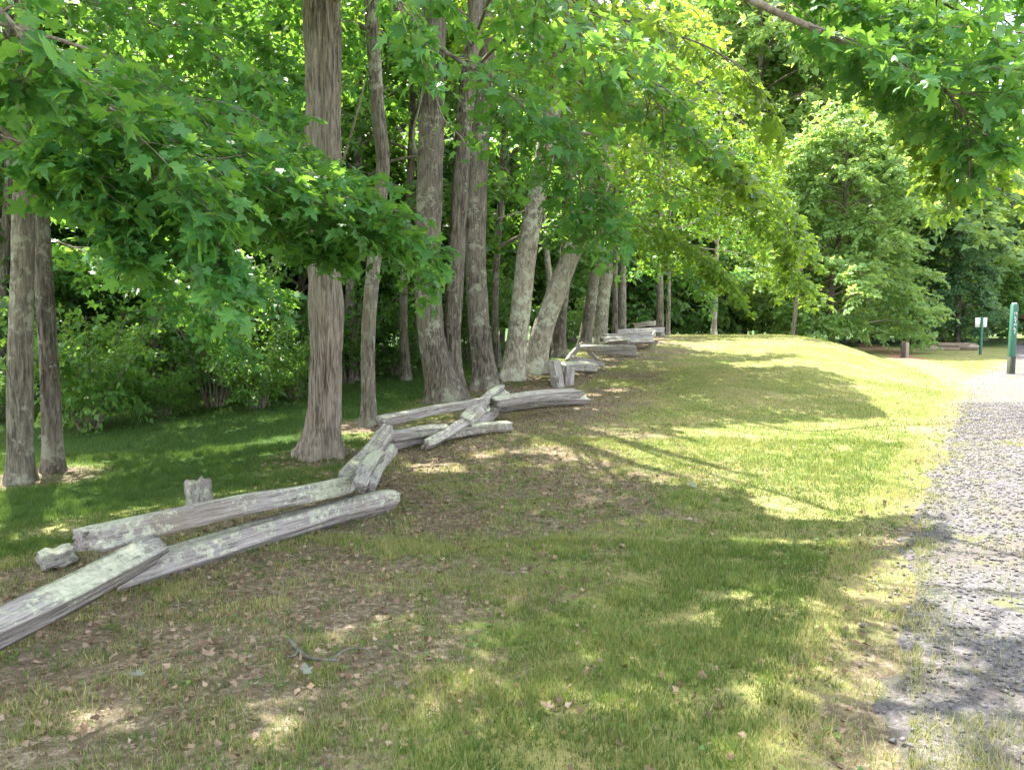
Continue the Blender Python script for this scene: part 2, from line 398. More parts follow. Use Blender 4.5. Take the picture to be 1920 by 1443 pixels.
# ------------------------------------------------------------------ where the sun reaches the ground (gaps that the crowns leave)
SUNLIT = [
    [(780, 866), (1000, 838), (1330, 800), (1470, 790), (1660, 782), (1590, 705), (1520, 676), (1600, 640), (1640, 634), (1960, 655), (1960, 1230),
     (1830, 1180), (1750, 1135), (1580, 1125), (1610, 1070), (1670, 1040), (1780, 1022), (1780, 972), (1450, 972), (1390, 922), (1220, 870), (1000, 853)],
    [(1330, 1000), (1740, 1006), (1700, 1030), (1420, 1030)],
    [(1250, 640), (1500, 632), (1560, 655), (1420, 664), (1300, 654)], [(1350, 674), (1520, 668), (1560, 690), (1380, 690)],
    [(90, 1350), (180, 1310), (300, 1330), (260, 1390), (120, 1400)], [(410, 1310), (530, 1290), (560, 1340), (520, 1420), (430, 1430), (480, 1360)],
    [(1690, 1240), (1800, 1230), (1830, 1290), (1740, 1300)], [(1640, 1350), (1800, 1340), (1840, 1443), (1660, 1443)],
    [(-40, 985), (60, 990), (50, 1045), (-40, 1040)], [(760, 870), (900, 862), (880, 885), (770, 890)],
    [(1000, 1280), (1100, 1270), (1090, 1300), (990, 1310)], [(1080, 738), (1180, 730), (1170, 742)],
]
SUN_DISC = [(-8.6, 13.8, 1.5), (-12, 21, 4.5), (-4.6, 14.0, .8), (-7.5, 9.3, .4)]   # sunny glade behind the left trunks (x, y, radius)
def shaded(P):
    """True for a leaf that may stay; False when its shadow would fall into a sunny gap"""
    z = np.zeros(len(P))
    for _ in range(3):
        k = (P[:, 2] - z) / TS[2]; G = P - TS * k[:, None]; z = hgt(G[:, 0], G[:, 1])
    G[:, 2] = z; px, py, zc = project(G)
    px = px + 14 * vn(G[:, 0] * 3, G[:, 1] * 3, 0, 61); py = py + 7 * vn(G[:, 0] * 3, G[:, 1] * 3, 0, 62)
    bad = np.zeros(len(P), bool)
    for poly in SUNLIT: bad |= inpoly(poly, px, py)
    bad &= zc > .5
    for x, y, r in SUN_DISC: bad |= np.hypot(G[:, 0] - x, G[:, 1] - y) < r * (1 + .25 * vn(G[:, 0], G[:, 1], 0, 63))
    return ~bad

# ------------------------------------------------------------------ leaves
def leaf_shape(lod):
    if lod == 0:
        h = [(.0, 0), (.10, -.07), (.24, -.02), (.40, .02), (.36, .13), (.27, .24), (.40, .34), (.56, .44), (.50, .52), (.42, .58), (.27, .55), (.16, .56), (.22, .70), (.14, .78), (.07, .90), (0, 1.04)]
    elif lod == 1:
        h = [(0, 0), (.20, -.04), (.40, .04), (.26, .25), (.55, .46), (.18, .56), (.15, .78), (0, 1.04)]
    else:
        h = [(0, 0), (.46, .30), (.20, .62), (0, 1.0)]
    r = h; l = [(-x, y) for x, y in h[1:-1]][::-1]
    O = np.array(r + l)
    n = len(O)
    if lod < 2:
        O = np.vstack([O, [0, .36]]); F = np.array([[n, i, (i + 1) % n] for i in range(n)])
    else:
        F = np.array([[0, 1, 2], [0, 2, 3], [0, 3, 4], [0, 4, 5]])
    w = .16 * np.abs(O[:, 0]) - .22 * (O[:, 1] - .3) ** 2 - .35 * np.abs(O[:, 0]) ** 2
    return np.column_stack([O, w]), F
_lr = np.random.default_rng(404)
LEAF = [leaf_shape(i) for i in range(3)]

def leaf_frames(P, D, rg, hang=.45, tilt=.45):
    n = len(P); up = np.array([0, 0, 1.])
    U = nrm(D + rg.normal(0, .38, (n, 3)) + np.array([0, 0, -1.]) * (hang * rg.random((n, 1)) * 1.6))
    N = nrm(up * .8 + D * .45 + rg.normal(0, tilt, (n, 3)))
    Vv = nrm(np.cross(U, N)); N = np.cross(Vv, U)
    return U, Vv, N
def leaf_mesh(P, U, Vv, N, S, tint, lod):
    L, F = LEAF[lod]; k = len(L); n = len(P)
    cu = (.6 + 1.6 * _lr.normal(0, 1, (n, 1, 1))); wd = _lr.uniform(.72, 1.12, (n, 1, 1)); sk = _lr.normal(0, .10, (n, 1, 1))
    V = P[:, None] + S[:, None, None] * (L[None, :, 1:2] * U[:, None] + (L[None, :, 0:1] * wd + sk * L[None, :, 1:2] ** 2) * Vv[:, None] + L[None, :, 2:3] * cu * N[:, None])
    FF = (np.arange(n)[:, None, None] * k + F[None]).reshape(-1, 3)
    return V.reshape(-1, 3), FF, np.repeat(tint, k)

def bough(pts, rg, twigs=22, twig_len=1.0, subs=6, leaves=6, droop=.3, flat=.18, start=.1, petiole=.05):
    """a main stem with side twigs, each with side shoots that carry leaves in pairs; returns stem, twig paths, leaf positions and directions"""
    C = catmull(pts, 32); T = nrm(np.gradient(C, axis=0)); L = np.linalg.norm(np.diff(C, axis=0), axis=1).sum()
    t = np.sort(start + (1 - start) * (np.arange(twigs) + rg.random(twigs)) / twigs)
    f = t * 31; i = np.minimum(f.astype(int), 30); fr = (f - i)[:, None]
    p0 = C[i] * (1 - fr) + C[i + 1] * fr; d0 = T[i]
    lat = nrm(np.cross(d0, [0, 0, 1.]) + 1e-6); side = np.where(np.arange(twigs) % 2, 1., -1.)[:, None]
    d = nrm(d0 * rg.uniform(.35, .9, (twigs, 1)) + lat * side * rg.uniform(.5, 1.0, (twigs, 1)) + np.array([0, 0, 1.]) * rg.normal(.05, flat, (twigs, 1)))
    ln = twig_len * (1.05 - .6 * t) * rg.uniform(.6, 1.15, twigs)
    s = np.linspace(0, 1, 6)
    TW = p0[:, None] + d[:, None] * (ln[:, None] * s)[..., None]; TW[..., 2] -= droop * ln[:, None] * s ** 2
    # shoots
    q = (np.arange(subs) + .6) / subs; q = np.clip(q[None] + rg.normal(0, .05, (twigs, subs)), .12, 1)
    sp = p0[:, None] + d[:, None] * (ln[:, None] * q)[..., None]; sp[..., 2] -= droop * ln[:, None] * q ** 2
    tl = nrm(np.cross(d, [0, 0, 1.]) + 1e-6); ss = np.where(np.arange(subs) % 2, 1., -1.)[None, :, None]
    sd = nrm(d[:, None] * rg.uniform(.4, 1.0, (twigs, subs, 1)) + tl[:, None] * ss * rg.uniform(.3, 1.0, (twigs, subs, 1)) + np.array([0, 0, 1.]) * rg.normal(-.15, .22, (twigs, subs, 1)))
    sln = ln[:, None] * rg.uniform(.22, .5, (twigs, subs)) * (1.15 - .5 * q)
    w = (np.arange(leaves) + .7) / leaves
    P = sp[:, :, None] + sd[:, :, None] * (sln[..., None] * w)[..., None]; P[..., 2] -= .35 * sln[..., None] * w ** 2
    lr = np.where(np.arange(leaves) % 2, 1., -1.)[None, None, :, None]
    sl_ = nrm(np.cross(sd, [0, 0, 1.]) + 1e-6)
    D = nrm(sd[:, :, None] * .7 + sl_[:, :, None] * lr * .75)
    P = P + D * petiole + rg.normal(0, .02, P.shape)
    sh = np.stack([sp, sp + sd * sln[..., None]], 2); 
    return C, TW, sh.reshape(-1, 2, 3), P.reshape(-1, 3), D.reshape(-1, 3)

class Tree:
    def __init__(s, name, base, label, cat='tree', group=None, leaf='maple', bark='bark_grey', limb='bark_limb', seed=1, size=.125, lod=1):
        s.base = np.asarray(base, float); s.root = empty(name, s.base, label, cat, group); s.rg = np.random.default_rng(seed)
        s.leaf, s.bark, s.limbm, s.size, s.lod = leaf, bark, limb, size, lod
        s.V, s.F, s.T, s.nv = [], [], [], 0
        s.cand = []; s.prune = True; s.singles = 0
    def trunk(s, path, radii, seg=22, rough=.06, ridges=0.0, flare=.55, label=None):
        K = max(24, int(len(path) * (30 if ridges else 14))); C = catmull(path, K)
        rr = np.interp(np.linspace(0, 1, K), np.linspace(0, 1, len(radii)), radii)
        T = nrm(np.gradient(C, axis=0)); A = nrm(np.cross(T, [0, 1., 0]) + 1e-6); B = np.cross(T, A)
        th = np.arange(seg) / seg * 2 * np.pi
        hz = (C[:, 2] - C[0, 2])[:, None]; ph = s.rg.random() * 6
        r = rr[:, None] * (1 + flare * np.exp(-np.maximum(hz, 0) / (1.1 * rr[0] + .02)) * (1 + .45 * np.cos(th * 4 + ph) + .25 * np.cos(th * 7 + 2 * ph)))
        r = r * (1 + rough * fbm(np.cos(th) * 1.3 + ph, np.sin(th) * 1.3, hz * .9, 3, 3))
        if ridges:
            a = th[None] / (2 * np.pi) * 17; r = r * (1 + ridges * (np.abs(fbm(a + .25 * vn(hz * 2, a, 0, 9), hz * 1.1 + 0 * a, 0, 17, 3)) * 2 - .5))
        V = C[:, None] + r[..., None] * (np.cos(th)[None, :, None] * A[:, None] + np.sin(th)[None, :, None] * B[:, None])
        V[0, :, 2] -= .12
        i = np.arange(K * seg).reshape(K, seg)
        F = np.stack([i[:-1], np.roll(i[:-1], -1, 1), np.roll(i[1:], -1, 1), i[1:]], -1).reshape(-1, 4)
        o = mk('trunk', V.reshape(-1, 3) - s.base, F[:, ::-1], M[s.bark], s.root, smooth=True)
        if label: o['label'] = label
        return C
    def add_bough(s, pts, r0=.03, attach=None, wood=True, single=False, size=None, lod=None, keep=1.0, tintoff=0., **kw):
        C, TW, SH, P, D = bough(pts, s.rg, **kw)
        main = C if attach is None else catmull(np.vstack([np.atleast_2d(attach), pts]), 44)
        o = None
        m = np.ones(len(P), bool)
        if s.prune: m &= shaded(P)
        if keep < 1: m &= s.rg.random(len(P)) < keep
        # no foliage right in front of the lens
        m &= (not s.prune) | ~((np.linalg.norm(P - np.array([0, 0, CAMZ]), axis=1) < 2.3))
        if m.mean() < .34: return None
        nt_ = len(TW); fr_ = m.reshape(nt_, -1).mean(1); TW = TW[fr_ > .25]; SH = SH[m.reshape(len(SH), -1).mean(1) > .3]
        fr2 = np.nonzero(fr_ > .25)[0]
        if wood and len(fr2):
            last = (fr2[-1] + 1.5) / nt_
            if last < .9: main = main[:max(6, int(len(main) * last))]
        if wood:
            rad = np.linspace(r0, max(.004, r0 * .16), len(main))[None]
            sides = 8 if r0 > .03 else 6
            V, F = tubes(main[None] + .0 * main[None], rad, sides)
            parts = [(V, F)]
            if single or wood == 2:
                parts.append(tubes(TW, np.linspace(1, .35, 6)[None] * .0055 * np.ones((len(TW), 1)), 4))
                parts.append(tubes(SH, np.tile([.0028, .0016], (len(SH), 1)), 3))
            Vs, Fs, k = [], [], 0
            for v, f in parts: Vs.append(v); Fs.append(f + k); k += len(v)
            o = mk('limb', np.vstack(Vs) - s.base, np.vstack(Fs)[:, ::-1], M[s.limbm], s.root, smooth=True)
        P, D = P[m], D[m]
        if not len(P): return o
        U, Vv, N = leaf_frames(P, D, s.rg)
        sz = (size or s.size) * s.rg.uniform(.45, 1.25, len(P))
        tint = np.clip(s.rg.normal(.45 + tintoff, .22, len(P)) + .15 * vn(P[:, 0] * 1.5, P[:, 1] * 1.5, P[:, 2] * 1.5, 41), 0, 1)
        if single and o is not None:
            px, py, zc = project(P)
            vis = (zc > .3) & (px > -40) & (px < 1960) & (py > -40) & (py < 1460)
            for i in np.nonzero(vis)[0]: s.cand.append((sz[i] / zc[i], P[i], U[i], Vv[i], N[i], sz[i], tint[i], o))
            P, U, Vv, N, sz, tint = [a[~vis] for a in (P, U, Vv, N, sz, tint)]
            if not len(P): return o
        s._push(P, U, Vv, N, sz, tint, s.lod if lod is None else lod)
        return o
    def _push(s, P, U, Vv, N, sz, tint, lod):
        V, F, t = leaf_mesh(P, U, Vv, N, sz, tint, lod); s.V.append(V - s.base); s.F.append(F + s.nv); s.T.append(t); s.nv += len(V)
    def limbs(s, C, z0, z1, n, L, bias=None, biasamt=.5, rise=.3, sag=.25, lod=None, size=None, az0=None, r0=.05, keep=1., wood=True, lmin=.75, **kw):
        az = s.rg.random() * 6.28 if az0 is None else az0
        for k in range(n):
            q = (k + .5) / n; z = s.base[2] + z0 + (z1 - z0) * q; az += 2.399 + s.rg.normal(0, .25)
            st = np.array([np.interp(z, C[:, 2], C[:, i]) for i in range(2)] + [z])
            ln = L * (1 - .45 * q ** 1.5) * s.rg.uniform(lmin, 1.15)
            if bias is not None: ln *= 1 + biasamt * math.cos(az - bias)
            h = np.array([math.cos(az), math.sin(az), 0]); e = np.array([-h[1], h[0], 0]) * s.rg.normal(0, .12) * ln
            pts = np.array([st + h * .3 * ln + [0, 0, rise * .45 * ln] + e, st + h * .65 * ln + [0, 0, rise * .62 * ln] - e * .5, st + h * ln + [0, 0, (rise * .62 - sag) * ln]])
            s.add_bough(pts, r0=r0 * (1 - .5 * q), attach=st, lod=lod, size=size, keep=keep, wood=wood, **kw)
    def done(s, singles=0, name='crown'):
        if s.cand:
            s.cand.sort(key=lambda c: -c[0]); top, rest = s.cand[:singles], s.cand[singles:]
            vs = leaf_variants(s.leaf)
            for c in top:
                _, P, U, Vv, N, sz, t, o = c
                lo = bpy.data.objects.new('leaf', vs[min(5, int(t * 6))]); COL.objects.link(lo); lo.parent = o
                Pm = P - s.base
                lo.matrix_local = Matrix(((Vv[0] * sz, U[0] * sz, N[0] * sz, Pm[0]), (Vv[1] * sz, U[1] * sz, N[1] * sz, Pm[1]), (Vv[2] * sz, U[2] * sz, N[2] * sz, Pm[2]), (0, 0, 0, 1)))
            if rest:
                a = [np.array([c[i] for c in rest]) for i in range(1, 7)]
                d = a[0][:, 1]; nearm = d < 5.2
                for m_, ld in ((nearm, 0), (~nearm, 1)):
                    if m_.any(): s._push(*[v[m_] for v in a], ld)
        if s.V:
            o = mk(name, np.vstack(s.V), np.vstack(s.F), M[s.leaf], s.root, attrs={'tint': np.concatenate(s.T)})
            o['kind'] = 'stuff'
        return s.root
_lv = {}
def leaf_variants(mk_):
    if mk_ not in _lv:
        L, F = LEAF[0]; r = []
        for k in range(6):
            me = bpy.data.meshes.new('leaf'); cu = (.2, 1.6, -.8, 2.4, 1.0, -1.6)[k]; me.from_pydata([(v[0] * (1, .8, .9, .85, 1.05, .75)[k] + (.0, .1, -.08, .05, -.12, .0)[k] * v[1] ** 2, v[1], v[2] * cu) for v in L], [], [tuple(int(i) for i in f) for f in F])
            a = me.attributes.new('tint', 'FLOAT', 'POINT'); a.data.foreach_set('value', np.full(len(L), (k + .5) / 6, np.float32)); me.materials.append(M[mk_]); r.append(me)
        _lv[mk_] = r
    return _lv[mk_]

def px_path(Y, pts, top=None, Yd=0.0):
    """stem through image points at depth Y (drifting by Yd towards the top), continued upward to height top"""
    n = len(pts); P = [at(p[0], p[1], Y + Yd * i / max(1, n - 1)) for i, p in enumerate(pts)]
    if top is not None and P[-1][2] < top:
        d = P[-1] - P[-2]; d = d / np.linalg.norm(d); d = nrm(d + np.array([0, 0, 1.5])); m = P[-1] + d * (top - P[-1][2]) * .5; P.append(m); P.append(P[-1] + nrm(d + [0, 0, 2.]) * (top - m[2]))
    return np.array(P)

# ------------------------------------------------------------------ trees along the fence
ROW = 'trees along the rail fence'
def stem_tree(name, stems, label, top, widths, bark, seed, leaf='maple', Y=None, ridges=0.0, group=ROW, size=.125, lod=1, seg=22, flare=.55, Yd=0.0, bark2=None):
    """stems: list of image-point lists, the first point of each is its foot"""
    base = gnd(*stems[0][0]) if Y is None else at(stems[0][0][0], stems[0][0][1], Y)
    base[2] = hgt(base[0], base[1])
    t = Tree(name, base, label, 'tree', group, leaf, bark, seed=seed, size=size, lod=lod); t.C = []
    for st, w in zip(stems, widths):
        y0 = base[1] if st is stems[0] else (gnd(*st[0])[1] if Y is None else Y)
        P = px_path(y0, st, top, Yd); P[0, 2] = hgt(P[0, 0], P[0, 1])
        k = y0 / FPX / 2; rad = [w[0] * k] + [np.interp(i, [0, len(st) - 1], [w[0], w[1]]) * k for i in range(1, len(st))] + [w[1] * k * .7, w[1] * k * .25]
        if bark2 and st is not stems[0]: t.bark = bark2
        t.C.append(t.trunk(P, rad[:len(P)], ridges=ridges, seg=seg, flare=flare))
    return t

# -- the tall straight shaggy trunk left of centre
T1 = stem_tree('maple_tree', [[(603, 858), (610, 720), (611, 600), (606, 400), (605, 200), (604, -20)]], 'tall straight maple with shaggy brown bark beside the nearest fence bend', 13, [(60, 62)], 'bark_shaggy', 11, ridges=.22, seg=72)
T1.limbs(T1.C[0], 5.0, 12.5, 30, 4.8, bias=-1.2, biasamt=.2, twigs=15, twig_len=1.5, subs=6, leaves=6, size=.15, lod=2)
# -- double trunk at the left edge
T2 = stem_tree('maple_tree', [[(38, 904), (38, 700), (42, 500), (50, 200), (53, -20)], [(100, 884), (93, 700), (82, 520), (70, 300), (44, 60)]], 'double-trunked grey tree at the left edge behind the fence', 12, [(46, 30), (36, 24)], 'bark_grey', 12, ridges=.10, seg=48, flare=.28, bark2='bark_dark')
T2.limbs(T2.C[0], 5.0, 11.5, 22, 4.8, twigs=15, twig_len=1.4, size=.15, lod=2)
# -- slim crooked trunk right of the shaggy one
T3 = stem_tree('maple_tree', [[(692, 797), (690, 660), (695, 560), (711, 390), (718, 300), (709, 215), (702, 110), (694, -20)]], 'slim slightly crooked trunk just right of the shaggy maple', 11, [(27, 24)], 'bark_grey', 13, seg=20)
wide = dict(wood=2, droop=.3, size=.125, twigs=34, subs=7, leaves=6, start=.05)
T2.add_bough(np.array([at(*q) for q in ((60, 150, 9.2), (220, 170, 9.6), (400, 230, 10), (540, 330, 10.2))]), r0=.03, attach=np.array([np.interp(4.4, T2.C[0][:, 2], T2.C[0][:, i]) for i in range(3)]), twig_len=1.4, **wide)
T2.add_bough(np.array([at(*q) for q in ((70, 330, 9.4), (200, 380, 9.8), (380, 450, 10.2), (520, 560, 10.4))]), r0=.03, attach=np.array([np.interp(3.2, T2.C[0][:, 2], T2.C[0][:, i]) for i in range(3)]), twig_len=1.2, **wide)
T2.add_bough(np.array([at(*q) for q in ((70, 440, 10.4), (180, 480, 11), (320, 540, 11.5), (440, 640, 12))]), r0=.025, attach=np.array([np.interp(2.6, T2.C[0][:, 2], T2.C[0][:, i]) for i in range(3)]), twig_len=1.2, **wide)
T2.add_bough(np.array([at(*q) for q in ((60, 20, 9.5), (240, 20, 10), (420, 60, 10.5), (560, 160, 10.8))]), r0=.03, attach=np.array([np.interp(5.2, T2.C[0][:, 2], T2.C[0][:, i]) for i in range(3)]), twig_len=1.5, **wide)
T3.limbs(T3.C[0], 5.4, 10.5, 8, 3.2, twigs=12, twig_len=1.3, size=.15, lod=2)
# -- twin-stemmed tree in the middle
T4 = stem_tree('maple_tree', [[(836, 752), (812, 650), (801, 520), (806, 320), (812, 120), (816, -20)], [(858, 748), (848, 640), (856, 480), (868, 260), (886, 70), (892, -20)]], 'twin-stemmed dark grey tree behind the second fence bend', 13, [(54, 42), (34, 28)], 'bark_dark', 14, ridges=.10, seg=44)
T4.limbs(T4.C[0], 5.8, 12.5, 14, 4.4, bias=-.2, biasamt=.3, twigs=15, twig_len=1.5, size=.15, lod=2)
T5 = stem_tree('maple_tree', [[(912, 728), (898, 610), (892, 460), (899, 260), (909, 140), (914, -20)]], 'dark mottled trunk between the twin-stemmed and leaning trees', 12, [(42, 30)], 'bark_dark', 15, ridges=.09, seg=40)
T5.limbs(T5.C[0], 6.0, 11.5, 10, 3.6, twigs=13, twig_len=1.4, size=.15, lod=2)
T6 = stem_tree('maple_tree', [[(960, 712), (974, 600), (990, 460), (1012, 340), (1034, 210), (1050, 60)]], 'pale lichen-grey trunk leaning slightly right, left one of the leaning pair', 12, [(40, 32)], 'bark_lichen', 16, seg=24)
T6.limbs(T6.C[0], 5.6, 11.5, 12, 4.4, bias=0., biasamt=.4, twigs=14, twig_len=1.5, size=.15, lod=2)
T7 = stem_tree('maple_tree', [[(996, 700), (1020, 612), (1050, 530), (1086, 440), (1116, 370), (1150, 260)], [(1024, 640), (1030, 540), (1022, 440)]], 'pale trunk leaning strongly to the right, right one of the leaning pair', 10, [(42, 30), (18, 10)], 'bark_lichen', 17, seg=24)
T7.limbs(T7.C[0], 5.4, 9.5, 11, 4.6, bias=0., biasamt=.4, twigs=14, twig_len=1.5, size=.15, lod=2)
T8 = stem_tree('maple_tree', [[(1046, 668), (1050, 590), (1060, 500), (1064, 400)]], 'grey-green trunk just right of the strongly leaning tree', 11, [(28, 22)], 'bark_dark', 18, seg=16)
T8.limbs(T8.C[0], 4.6, 10.5, 9, 3.8, bias=0., biasamt=.3, twigs=12, twig_len=1.4, size=.16, lod=2)
T9 = stem_tree('maple_tree', [[(1095, 652), (1105, 580), (1120, 480), (1132, 400), (1140, 300)]], 'thin pale trunk beside a thicker grey one at the fourth fence bend', 11, [(23, 16)], 'bark_grey', 19, seg=16)
T9.limbs(T9.C[0], 5.0, 10.5, 9, 3.8, bias=-.2, biasamt=.3, twigs=12, twig_len=1.4, size=.16, lod=2)
T10 = stem_tree('maple_tree', [[(1122, 645), (1130, 560), (1143, 490), (1162, 400)]], 'thicker grey-green trunk beside the thin pale one far along the fence', 12, [(28, 22)], 'bark_lichen', 20, seg=16)
T10.limbs(T10.C[0], 4.2, 11.5, 12, 4.6, bias=-.2, biasamt=.4, twigs=13, twig_len=1.5, size=.17, lod=2)
def far_row(px, py, Y, topx, w, label, seed, z0, L, bark='bark_grey', n=10, top=11, leaf='maple', **kw):
    t = stem_tree('maple_tree', [[(px, py), ((px + topx) / 2, py - 60), (topx, py - 150)]], label, top, [(w, w * .7)], bark, seed, Y=Y, seg=12, leaf=leaf)
    t.limbs(t.C[0], z0, top - .5, n, L, twigs=11, twig_len=1.5, size=.19, lod=2, subs=6, leaves=6, **kw); return t
T11 = far_row(1152, 632, 22.5, 1154, 13, 'dark thin trunk just left of the pale one behind the far rails', 21, 3.6, 3.6, 'bark_dark')
T12 = far_row(1166, 624, 24.5, 1168, 17, 'pale trunk rising close behind the far fence rails', 22, 3.4, 4.0, bias=-.3)
T13 = far_row(1237, 622, 29, 1238, 15, 'dark trunk at the far end of the fence', 23, 2.9, 3.8, 'bark_dark', bias=-.3)
T14 = far_row(1253, 622, 30, 1255, 8, 'slim pale trunk just right of the far fence end', 24, 2.9, 3.4, bias=-.3)
T15 = far_row(1338, 632, 31.5, 1344, 10, 'slim pale trunk standing alone on the lawn crest', 25, 2.7, 4.4, 'bark_lichen', n=12)
T15b = far_row(1484, 630, 38, 1502, 9, 'slanting trunk half hidden under low boughs beyond the crest', 26, 2.4, 4.2, 'bark_dark', n=12, top=6)
for t in (T1, T2, T3, T5, T8, T11, T12, T13, T14, T15, T15b): pass

# -- overhanging boughs in front (image point, depth)
def B(*p): return np.array([at(*q) for q in p])
def tr(t, z, k=0):
    C = t.C[k]; return np.array([np.interp(z, C[:, 2], C[:, 0]), np.interp(z, C[:, 2], C[:, 1]), z])
near = dict(single=True, droop=.3, size=.112)
# the maple whose trunk stands out of view, left of the camera
T0 = Tree('maple_tree', (-5.2, 3.4, float(hgt(-5.2, 3.4))), 'maple whose large-leaved boughs hang in front at the upper left', 'tree', ROW, 'maple', 'bark_grey', seed=31, size=.135)
c0 = T0.trunk(np.array([(-5.2, 3.4, T0.base[2]), (-5.15, 3.45, 2.5), (-5.2, 3.4, 6), (-5.0, 3.2, 10), (-5, 3.2, 13)]), [.24, .21, .18, .12, .04], seg=20); T0.C = [c0]
T0.add_bough(B((-220, 40, 3.6), (60, 130, 4.0), (230, 225, 4.3), (330, 360, 4.5), (415, 490, 4.6)), r0=.026, attach=tr(T0, 3.0), twigs=34, twig_len=.8, subs=6, leaves=6, start=.15, **near)
T0.add_bough(B((-150, 110, 4.4), (150, 190, 5.0), (480, 300, 5.6), (770, 450, 6.2)), r0=.028, attach=tr(T0, 2.8), twigs=44, twig_len=1.0, subs=7, leaves=6, start=.1, **near)
T0.add_bough(B((-160, 200, 4.1), (40, 270, 4.4), (160, 350, 4.6), (245, 450, 4.7)), r0=.018, attach=tr(T0, 2.6), twigs=24, twig_len=.65, subs=6, leaves=6, start=.2, **near)
T0.add_bough(B((-160, -80, 2.9), (-20, 0, 3.0), (40, 70, 3.05), (60, 140, 3.1)), r0=.012, attach=tr(T0, 3.1), twigs=9, twig_len=.33, subs=4, leaves=4, start=.3, **near)
T0.add_bough(B((60, 60, 5.8), (330, 170, 6.0), (540, 300, 6.3), (650, 420, 6.5)), r0=.02, attach=tr(T0, 3.6), twigs=32, twig_len=1.0, subs=6, leaves=6, start=.1, **near)
T0.add_bough(B((40, 270, 6.2), (280, 340, 6.5), (520, 430, 6.8), (620, 470, 6.9)), r0=.02, attach=tr(T0, 2.7), twigs=30, twig_len=.8, subs=6, leaves=6, start=.1, **near)
T0.add_bough(B((420, 220, 6.8), (600, 300, 7.1), (720, 390, 7.3), (790, 500, 7.4)), r0=.018, attach=tr(T0, 3.4), twigs=26, twig_len=.8, subs=6, leaves=6, start=.1, **near)
T0.add_bough(B((-100, -80, 6.4), (160, 0, 6.8), (380, 90, 7.2), (520, 210, 7.4)), r0=.022, attach=tr(T0, 4.2), twigs=32, twig_len=1.1, subs=6, leaves=6, start=.1, **near)
T0.add_bough(B((-140, 60, 6.8), (60, 160, 7.0), (240, 240, 7.2), (380, 330, 7.4)), r0=.02, attach=tr(T0, 3.6), twigs=30, twig_len=1.0, subs=6, leaves=6, start=.1, **near)
T0.limbs(c0, 4.6, 12.5, 34, 5.2, bias=.15, biasamt=.45, twigs=17, twig_len=1.7, size=.19, lod=2, lmin=.5)
T0.done(300)

# boughs that arch over the lawn from the shaggy maple and the twin-stemmed tree
mid = dict(single=True, droop=.35, size=.112)
T1.add_bough(B((680, -140, 5.6), (770, 45, 5.9), (960, 180, 6.2), (1060, 300, 6.4), (1120, 400, 6.5)), r0=.026, attach=tr(T1, 5.6), twigs=26, twig_len=1.0, subs=6, leaves=5, start=.3, **mid)
T1.add_bough(B((850, -160, 5.6), (1050, 30, 5.9), (1200, 160, 6.3), (1290, 260, 6.6)), r0=.022, attach=tr(T1, 6.0), twigs=26, twig_len=1.0, subs=6, leaves=5, start=.1, **mid)
T1.add_bough(B((1080, -200, 5.0), (1400, -5, 5.3), (1590, 80, 5.4), (1760, 160, 5.4), (1830, 250, 5.4)), r0=.04, attach=tr(T1, 7.0), twigs=30, twig_len=.95, subs=6, leaves=5, start=.35, tintoff=-.05, **mid)  # leaves tinted a little darker: this bough's shade put into their colour
T1.add_bough(B((1300, -220, 5.2), (1650, -60, 5.4), (1850, 60, 5.5), (1950, 180, 5.5)), r0=.025, attach=tr(T1, 7.4), twigs=24, twig_len=.9, subs=6, leaves=5, start=.2, tintoff=.0, **mid)
T1.add_bough(B((640, -160, 5.0), (720, -40, 5.0), (760, 20, 5.0), (780, 70, 5.0)), r0=.012, attach=tr(T1, 5.4), twigs=9, twig_len=.45, subs=4, leaves=4, start=.2, **mid)
T1.add_bough(B((1200, -160, 6.0), (1380, -60, 6.0), (1540, 0, 6.0), (1680, 70, 6.0)), r0=.022, attach=tr(T1, 6.6), twigs=26, twig_len=.95, subs=6, leaves=6, start=.15, **mid)
T1.add_bough(B((1500, -180, 6.4), (1700, -70, 6.4), (1860, 20, 6.4), (1960, 110, 6.4)), r0=.022, attach=tr(T1, 7.8), twigs=26, twig_len=1.0, subs=6, leaves=6, start=.15, **mid)
T1.done(300)
T4.leaf = 'lime'; T6.leaf = 'lime'; T7.leaf = 'lime'
over = dict(wood=2, droop=.35, size=.125)
T4.add_bough(B((960, -60, 8.2), (1120, 20, 7.4), (1330, 90, 6.8), (1480, 200, 6.6)), r0=.03, attach=tr(T4, 6.4, 1), twigs=34, twig_len=1.0, subs=7, leaves=6, start=.05, **over)
T4.add_bough(B((1180, -120, 7.4), (1350, -20, 7.0), (1520, 120, 6.8), (1640, 300, 6.7)), r0=.03, attach=tr(T4, 7.0, 1), twigs=36, twig_len=1.05, subs=7, leaves=6, start=.05, **over)
T4.add_bough(B((980, 60, 8.4), (1100, 160, 8.0), (1260, 230, 7.6), (1380, 330, 7.4)), r0=.03, attach=tr(T4, 5.9, 1), twigs=32, twig_len=1.05, subs=7, leaves=6, start=.1, **over)
T4.add_bough(B((1400, -140, 7.4), (1580, 20, 7.2), (1720, 180, 7.0), (1820, 330, 7.0)), r0=.03, attach=tr(T4, 7.6, 1), twigs=32, twig_len=1.0, subs=7, leaves=6, start=.05, **over)
T4.done()
T6.add_bough(B((1060, 90, 14.5), (1300, 140, 15.5), (1540, 230, 16), (1700, 380, 16)), r0=.05, attach=tr(T6, 5.8), twigs=44, twig_len=2.1, subs=7, leaves=7, start=.05, **over)
T6.add_bough(B((1080, 250, 14), (1220, 290, 14.5), (1400, 330, 14.8), (1510, 480, 15)), r0=.04, attach=tr(T6, 4.8), twigs=40, twig_len=1.6, subs=7, leaves=7, start=.05, **over)
